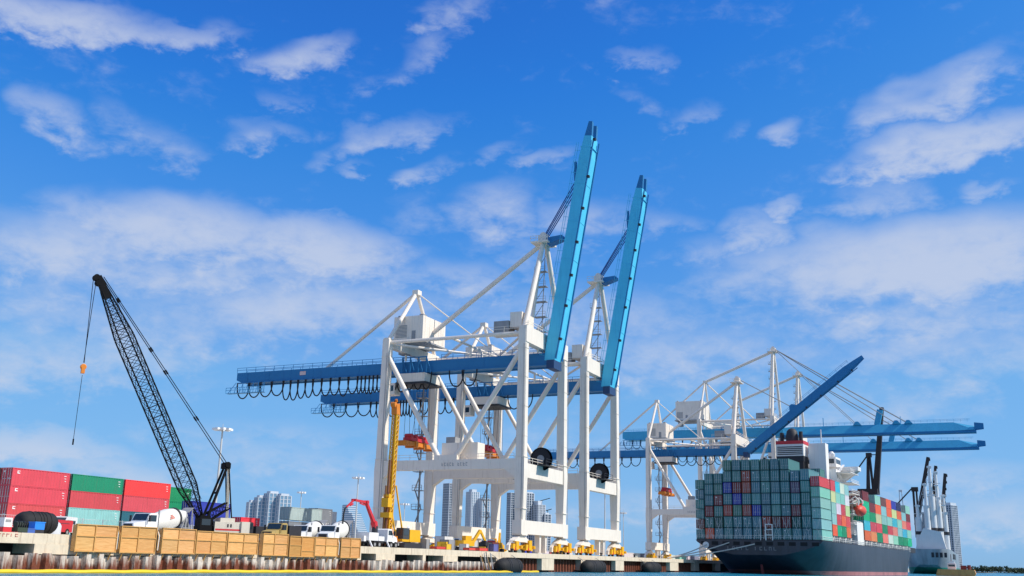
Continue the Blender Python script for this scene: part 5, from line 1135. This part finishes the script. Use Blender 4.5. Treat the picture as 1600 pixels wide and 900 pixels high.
for k in range(5): mb.tube([(.3, -.5 + .25 * k, .1), (.35, -.5 + .25 * k, .9 + .1 * (k % 2)), (-.2, -.4 + .25 * k, 1.05)], .05, 5)
mb.build('pipe', DARK, t)
t = thing('pump_cabinet', 'white cabinet on a red base at the left edge', 'cabinet', (-3.4, 15.1, GZ))
MB().box(-.4, .4, -.42, .42, .5, 1.3).build('body', TRUCKW, t); MB().box(-.42, .42, -.45, .45, 0, .48).build('base', RED, t); MB().box(.4, .415, -.3, .3, .9, 1.15).build('label_plate', GREYST, t)
t = thing('water_tank', 'pale domed plastic tank right of the black roll', 'tank', (-7.5, 24.0, GZ))
MB().lathe([(0, .85), (.9, .85), (1.15, .7), (1.35, .4), (1.4, .1)], (0, 0, 0), (0, 0, 1), 18).build('body', M('pale_plastic', (.6, .63, .66), .4, var=.1), t, True); MB().cyl((0, 0, 1.38), (0, 0, 1.5), .22, n=12).build('cap', DARK, t)
# chain fence behind
fe = thing('mesh_fence', 'pale wire mesh fence in front of the yard containers', 'fence', (-24, 52, GZ))
for k in range(17): MB().cyl((0, -28 + 3.2 * k, 0), (0, -28 + 3.2 * k, 2.4), .05, n=6).build('post', RODS, fe)
mb = MB()
for k in range(220): yy = -28 + .235 * k; mb.beam((0, yy, .05), (0, yy, 2.3), .02, .02)
for z in (.1, .8, 1.5, 2.3): mb.beam((0, -28, z), (0, 23.2, z), .03, .03)
o = mb.build('mesh', RODS, fe); stuff(o)

# ---- assorted gear between the near crane and the drill rig, along the edge
def crate(label, loc, s, color, rz=0, cat='crate', name='equipment_crate'):
    t = thing(name, label, cat, loc, rz); MB().box(-s[0] / 2, s[0] / 2, -s[1] / 2, s[1] / 2, .1, s[2]).build('body', OBJP, t, color=color)
    mb = MB()
    for e in (-1, 1):
        for f in (-1, 1): mb.box(e * s[0] / 2 - .05, e * s[0] / 2 + .05, f * s[1] / 2 - .05, f * s[1] / 2 + .05, 0, s[2] + .03)
    mb.box(-s[0] / 2, s[0] / 2, -s[1] / 2, s[1] / 2, s[2] + .005, s[2] + .05); mb.build('frame', OBJP, t, color=tuple(v * .6 for v in color)); return t
def toilet(label, loc, color):
    t = thing('portable_toilet', label, 'portable toilet', loc); MB().box(-.55, .55, -.55, .55, .08, 2.1).build('body', OBJP, t, color=color); MB().prism([(-.6, -.6, 2.1), (.6, -.6, 2.1), (0, -.6, 2.4)], (0, 1.2, 0)).build('roof', MARK, t); MB().box(.55, .57, -.4, .4, .15, 2.0).build('door', OBJP, t, color=tuple(min(1, v * 1.4) for v in color))
crate('red low toolbox right of the drill rig on the edge', (-1.8, 92.8, GZ), (1.0, 3.0, .42), (.55, .05, .04))
crate('red low toolbox nearer the crane on the edge', (-1.8, 103.5, GZ), (1.0, 2.4, .45), (.6, .07, .05))
crate('long red toolbox before the first bogies', (-2.2, 108.5, GZ), (1.0, 3.2, .5), (.62, .06, .05))
crate('yellow steel frame crate right of drill rig', (-5.5, 101.0, GZ), (1.4, 1.6, 1.3), (.7, .42, .02), .3)
crate('grey steel crate behind the red toolbox', (-7, 105.5, GZ), (1.6, 2.2, 1.7), (.3, .3, .31))
crate('white crate left of the land side crane wheels', (-9, 108.0, GZ), (1.8, 3.2, 2.3), (.68, .66, .62))
crate('dark crate under the nearer crane', (-6, 118.0, GZ), (1.5, 2.2, 1.6), (.06, .06, .07))
crate('maroon crate beside the near crane first bogie', (-6.5, 121.5, GZ), (1.5, 2.6, 1.7), (.16, .04, .05))
toilet('green portable toilet under the nearer crane', (-8, 115.2, GZ), (.03, .3, .18))
toilet('red portable toilet right of the green one', (-8, 124.5, GZ), (.5, .05, .07))
for k, (x, yy, sx, sy, h, c, lab) in enumerate(((-3.2, 98.0, 1.0, 1.4, .9, (.7, .42, .03), 'low yellow crate at the edge right of the rig'), (-4.4, 106.6, 1.2, 1.2, 1.1, (.66, .64, .6), 'low white crate among the red toolboxes'), (-5.0, 114.6, 1.1, 2.0, .8, (.7, .4, .03), 'low yellow crate beside the yellow excavator'), (-3.6, 116.4, 1.0, 1.2, 1.3, (.12, .13, .35), 'blue crate before the first bogies'), (-10.5, 121.0, 1.6, 2.4, 2.0, (.6, .6, .58), 'white crate behind the maroon one'), (-7.5, 98.5, 1.2, 1.6, 1.6, (.3, .3, .3), 'grey crate right of the rig engine house'), (-4.5, 138.0, 1.2, 2.0, 1.0, (.62, .6, .56), 'white crate between the near crane water legs'), (-5.0, 150.0, 1.4, 2.2, 1.3, (.68, .4, .03), 'yellow crate between the two near cranes'))):
    crate(lab, (x, yy, GZ), (sx, sy, h), c, rnd.uniform(-.4, .4))
def excav(label, loc, rz, paint):
    t = thing('excavator', label, 'excavator', loc, rz)
    for y in (-1.0, 1.0): MB().prism([(-1.8, y - .3, .3), (-1.4, y - .3, 0), (1.4, y - .3, 0), (1.8, y - .3, .3), (1.5, y - .3, .75), (-1.5, y - .3, .75)], (0, .6, 0)).build('crawler_track', DARK, t)
    b_ = MB().box(-2.0, .6, -1.1, 1.1, .85, 1.8).build('body', paint, t); MB().box(-.4, 1.0, .1, 1.1, 1.3, 2.6).build('cab', paint, t)
    MB().box(-.2, .85, 1.1, 1.12, 1.75, 2.5).build('window', GLASS, t); MB().beam((.8, -.3, 1.4), (2.6, -.3, 3.6), .4, .5).build('boom', paint, t); MB().beam((2.6, -.3, 3.6), (3.9, -.3, 1.8), .3, .35).build('stick', paint, t)
    MB().prism([(3.6, -.8, 1.9), (4.3, -.8, 1.5), (4.1, -.8, .9), (3.5, -.8, 1.1)], (0, 1.0, 0)).build('bucket', DARK, t)
excav('small yellow excavator before the first crane bogies', (-6.5, 112.0, GZ), math.radians(70), YEL)
excav('small yellow excavator by the second land leg', (-9.5, 130.0, GZ), math.radians(110), YEL)
excav('small white excavator behind the red toolbox', (-12, 101.5, GZ), math.radians(-60), TRUCKW)
# loose broken boards hanging over the edge
t = thing('broken_boards', 'loose grey boards propped against the cap edge before the fender', 'boards', (.25, 105.5, .4))
for k in range(6): MB().beam((.25 + .03 * k, -1.6 + .7 * k, .1), (.05, -2.6 + .75 * k + rnd.uniform(-.6, .6), 2.2 + rnd.uniform(-.3, .7)), .22, .05).build('board', [GREYST, TIMB, MARK][k % 3], t)

# ================================================================= LIGHT MASTS
def mast(label, x, y, h, big=1.0):
    t = thing('light_mast', label, 'light mast', (x, y, GZ), group='floodlight masts')
    MB().cyl((0, 0, 0), (0, 0, h), .38 * big, .2 * big, n=10).build('pole', RODS, t, True)
    MB().lathe([(0, .3), (0, 1.5 * big), (.25, 1.5 * big), (.25, .3)], (0, 0, h), (0, 0, 1), 14).build('head_ring', RODS, t)
    for k in range(8):
        a = k * math.pi / 4; c = Vector((math.cos(a) * 1.9 * big, math.sin(a) * 1.9 * big, h - .1))
        MB().box(c.x - .45 * big, c.x + .45 * big, c.y - .45 * big, c.y + .45 * big, c.z - .35, c.z + .3).build('floodlight', TRUCKW, t)
    MB().cyl((0, 0, h), (0, 0, h + 1.6), .07, n=5).build('lightning_rod', RODS, t)
mast('floodlight mast standing right of the lattice boom', -137.6, 200, 35.8, 1.25)
mast('slim floodlight mast behind the red pump boom', -145.7, 290, 28.2)
mast('floodlight mast seen right of the two near cranes', -69.8, 360, 27.0)
mast('faint floodlight mast above the grey container stack', -201, 330, 25.6, .8)
mast('faint floodlight mast between near crane land legs', -148, 330, 20.5, .8)
mast('faint pole mast right of the near cranes', -82, 420, 21.5, .7)

# ================================================================= FAR BUILDINGS
BGL = M('tower_blue_glass', (.15, .28, .40), .12, var=.25, scale=.05, spec=.7)
BWH = M('tower_white_concrete', (.50, .55, .60), .7, var=.1, scale=.05)
BDK = M('tower_dark_glass', (.05, .08, .12), .12, var=.3, scale=.06, spec=.7)
def tower(label, x, y, w, d, h, glass, floors, bays, frame=.35, top=None, rz=-.43, slab=.5, taper=None):
    t = thing('tower_block', label, 'building', (x, y, 0), rz)
    core = MB().box(-w / 2 + .4, w / 2 - .4, -d / 2 + .4, d / 2 - .4, 0, h).build('glass_wall', glass, t)
    fh = h / floors
    for k in range(floors + 1):
        z = k * fh; MB().box(-w / 2, w / 2, -d / 2, d / 2, z, z + slab).build('floor_slab', BWH, t)
    if bays:
        for k in range(bays + 1):
            xx = -w / 2 + w * k / bays
            MB().box(xx - frame, xx + frame, -d / 2 - .12, -d / 2 + .6, 0, h + .3).build('pier', BWH, t); yy = -d / 2 + d * k / bays; MB().box(w / 2 - .6, w / 2 + .12, yy - frame, yy + frame, 0, h + .3).build('pier', BWH, t)
    if top: MB().box(-w / 2 * top[0], w / 2 * top[0], -d / 2 * top[0], d / 2 * top[0], h + slab, h + top[1]).build('roof_house', BWH, t)
    return t
# stepped glass complex on the left
for k, (x, y, w, h, lab) in enumerate(((-884, 1156, 9, 73, 'left low wing of the stepped blue glass building'), (-874, 1161, 12, 80, 'second step of the blue glass building'), (-861, 1167, 16, 86, 'tall middle of the stepped blue glass building'), (-846, 1173, 14, 83, 'right part of the stepped blue glass building'))):
    t = tower(lab + ' left of the grey containers', x, y, w, 18, h, BGL, 16, 3, .7, (.7, 3.5), slab=.7)
# striped hotel with sloping side
ht = thing('tower_block', 'white and blue striped building with sloping end behind the pump boom', 'building', (-752, 1216, 0), -.43)
for k in range(15):
    z = 30 + k * 2.9; e = max(0, 1 - k * .045)
    MB().box(-22, -22 + 52 * e * (.72 if k > 10 else .95), -8, 8, z, z + 1.35).build('floor_slab', BWH, ht); MB().box(-21.6, -22.3 + 52 * e * (.72 if k > 10 else .95), -7.6, 7.6, z + 1.35, z + 2.9).build('glass_band', BGL, ht)
MB().box(-21, 26, -7, 7, 0, 30).build('base', BWH, ht)
tower('slim dark blue glass tower behind the nearer crane legs', -629.5, 1274, 15, 16, 106, BDK, 30, 6, .2)
tower('pale grey slim tower right of the blue glass tower', -601, 1288, 12, 14, 95, BGL, 26, 4, .8, (.6, 4))
tower('pale tower behind the far land leg of the second crane', -586, 1294, 10, 14, 86, BGL, 24, 3, .8)
tower('narrow dark tower left of the nearer water side leg', -549, 1312, 9, 14, 95, BDK, 30, 4, .15)
tower('tall white-framed tower between the near crane water legs', -529, 1321, 11, 14, 95, BDK, 28, 3, .6, (.8, 2))
tower('stepped white tower right of the tall white-framed one', -516, 1327, 17, 14, 79, BDK, 24, 5, .6, (.6, 6))
tower('lowest white tower of the group under the near crane', -505, 1332, 8, 12, 66, BDK, 20, 2, .5, (.6, 3))
tower('pale banded tower on the far right behind the ships', 17, 1575, 18, 20, 92, BDK, 30, 5, .5, (.9, 4), -.4)
for (x, y, z, L_, a) in ((-512, 1329, 85, 22, .5), (-503, 1333, 72, 14, .45)):
    t = thing('roof_crane', 'small slanted tower crane jib on roof ' + ('of stepped tower' if z > 80 else 'of lowest tower'), 'crane', (x, y, z - 6)); MB().cyl((0, 0, 0), (0, 0, 6), .5, n=6).build('post', DARK, t); MB().beam((-8, 0, 4.5), (L_ - 8, 0, 4.5 + L_ * .25), .9, .9).build('jib', DARK, t)

# ================================================================= FAR SHORE
mb = MB(); mb.prism([(-3, 1480, -1), (60, 1500, -1), (70, 2115, -1), (1200, 2210, -1), (1200, 3000, -1), (-3, 3000, -1)], (0, 0, 1.8)); struct(mb.build('far_shore', M('shore_ground', (.12, .11, .08), .9)))
mb = MB(); LEAF = M('far_foliage', (.045, .075, .04), .8, var=.5, scale=.08)
A0, A1 = Vector((20, 2125, .8)), Vector((900, 2200, .8))
for k in range(620):
    t = rnd.random(); c = A0.lerp(A1, t) + Vector((rnd.uniform(-5, 30), rnd.uniform(5, 60), 0)); h = rnd.uniform(4, 9.5) * (1.0 + .3 * math.sin(t * 40)); r = rnd.uniform(3, 7)
    mb.cyl(c, c + Vector((0, 0, h * .5)), .4, n=4)
    for j in range(46):
        th = rnd.uniform(0, 6.28); ph = rnd.uniform(-.6, 1.2); rr = r * rnd.uniform(.5, 1.05)
        p = c + Vector((math.cos(th) * math.cos(ph) * rr, math.sin(th) * math.cos(ph) * rr, h * .62 + math.sin(ph) * h * .42)); s = rnd.uniform(1.2, 2.8)
        i = len(mb.v)
        for q in range(3): mb.av(p + Vector((rnd.uniform(-s, s), rnd.uniform(-s, s), rnd.uniform(-s, s))))
        mb.f.append([i, i + 1, i + 2])
o = mb.build('shore_wood', LEAF); stuff(o); o['label'] = 'dark line of trees along the far shore at right'; o['category'] = 'trees'
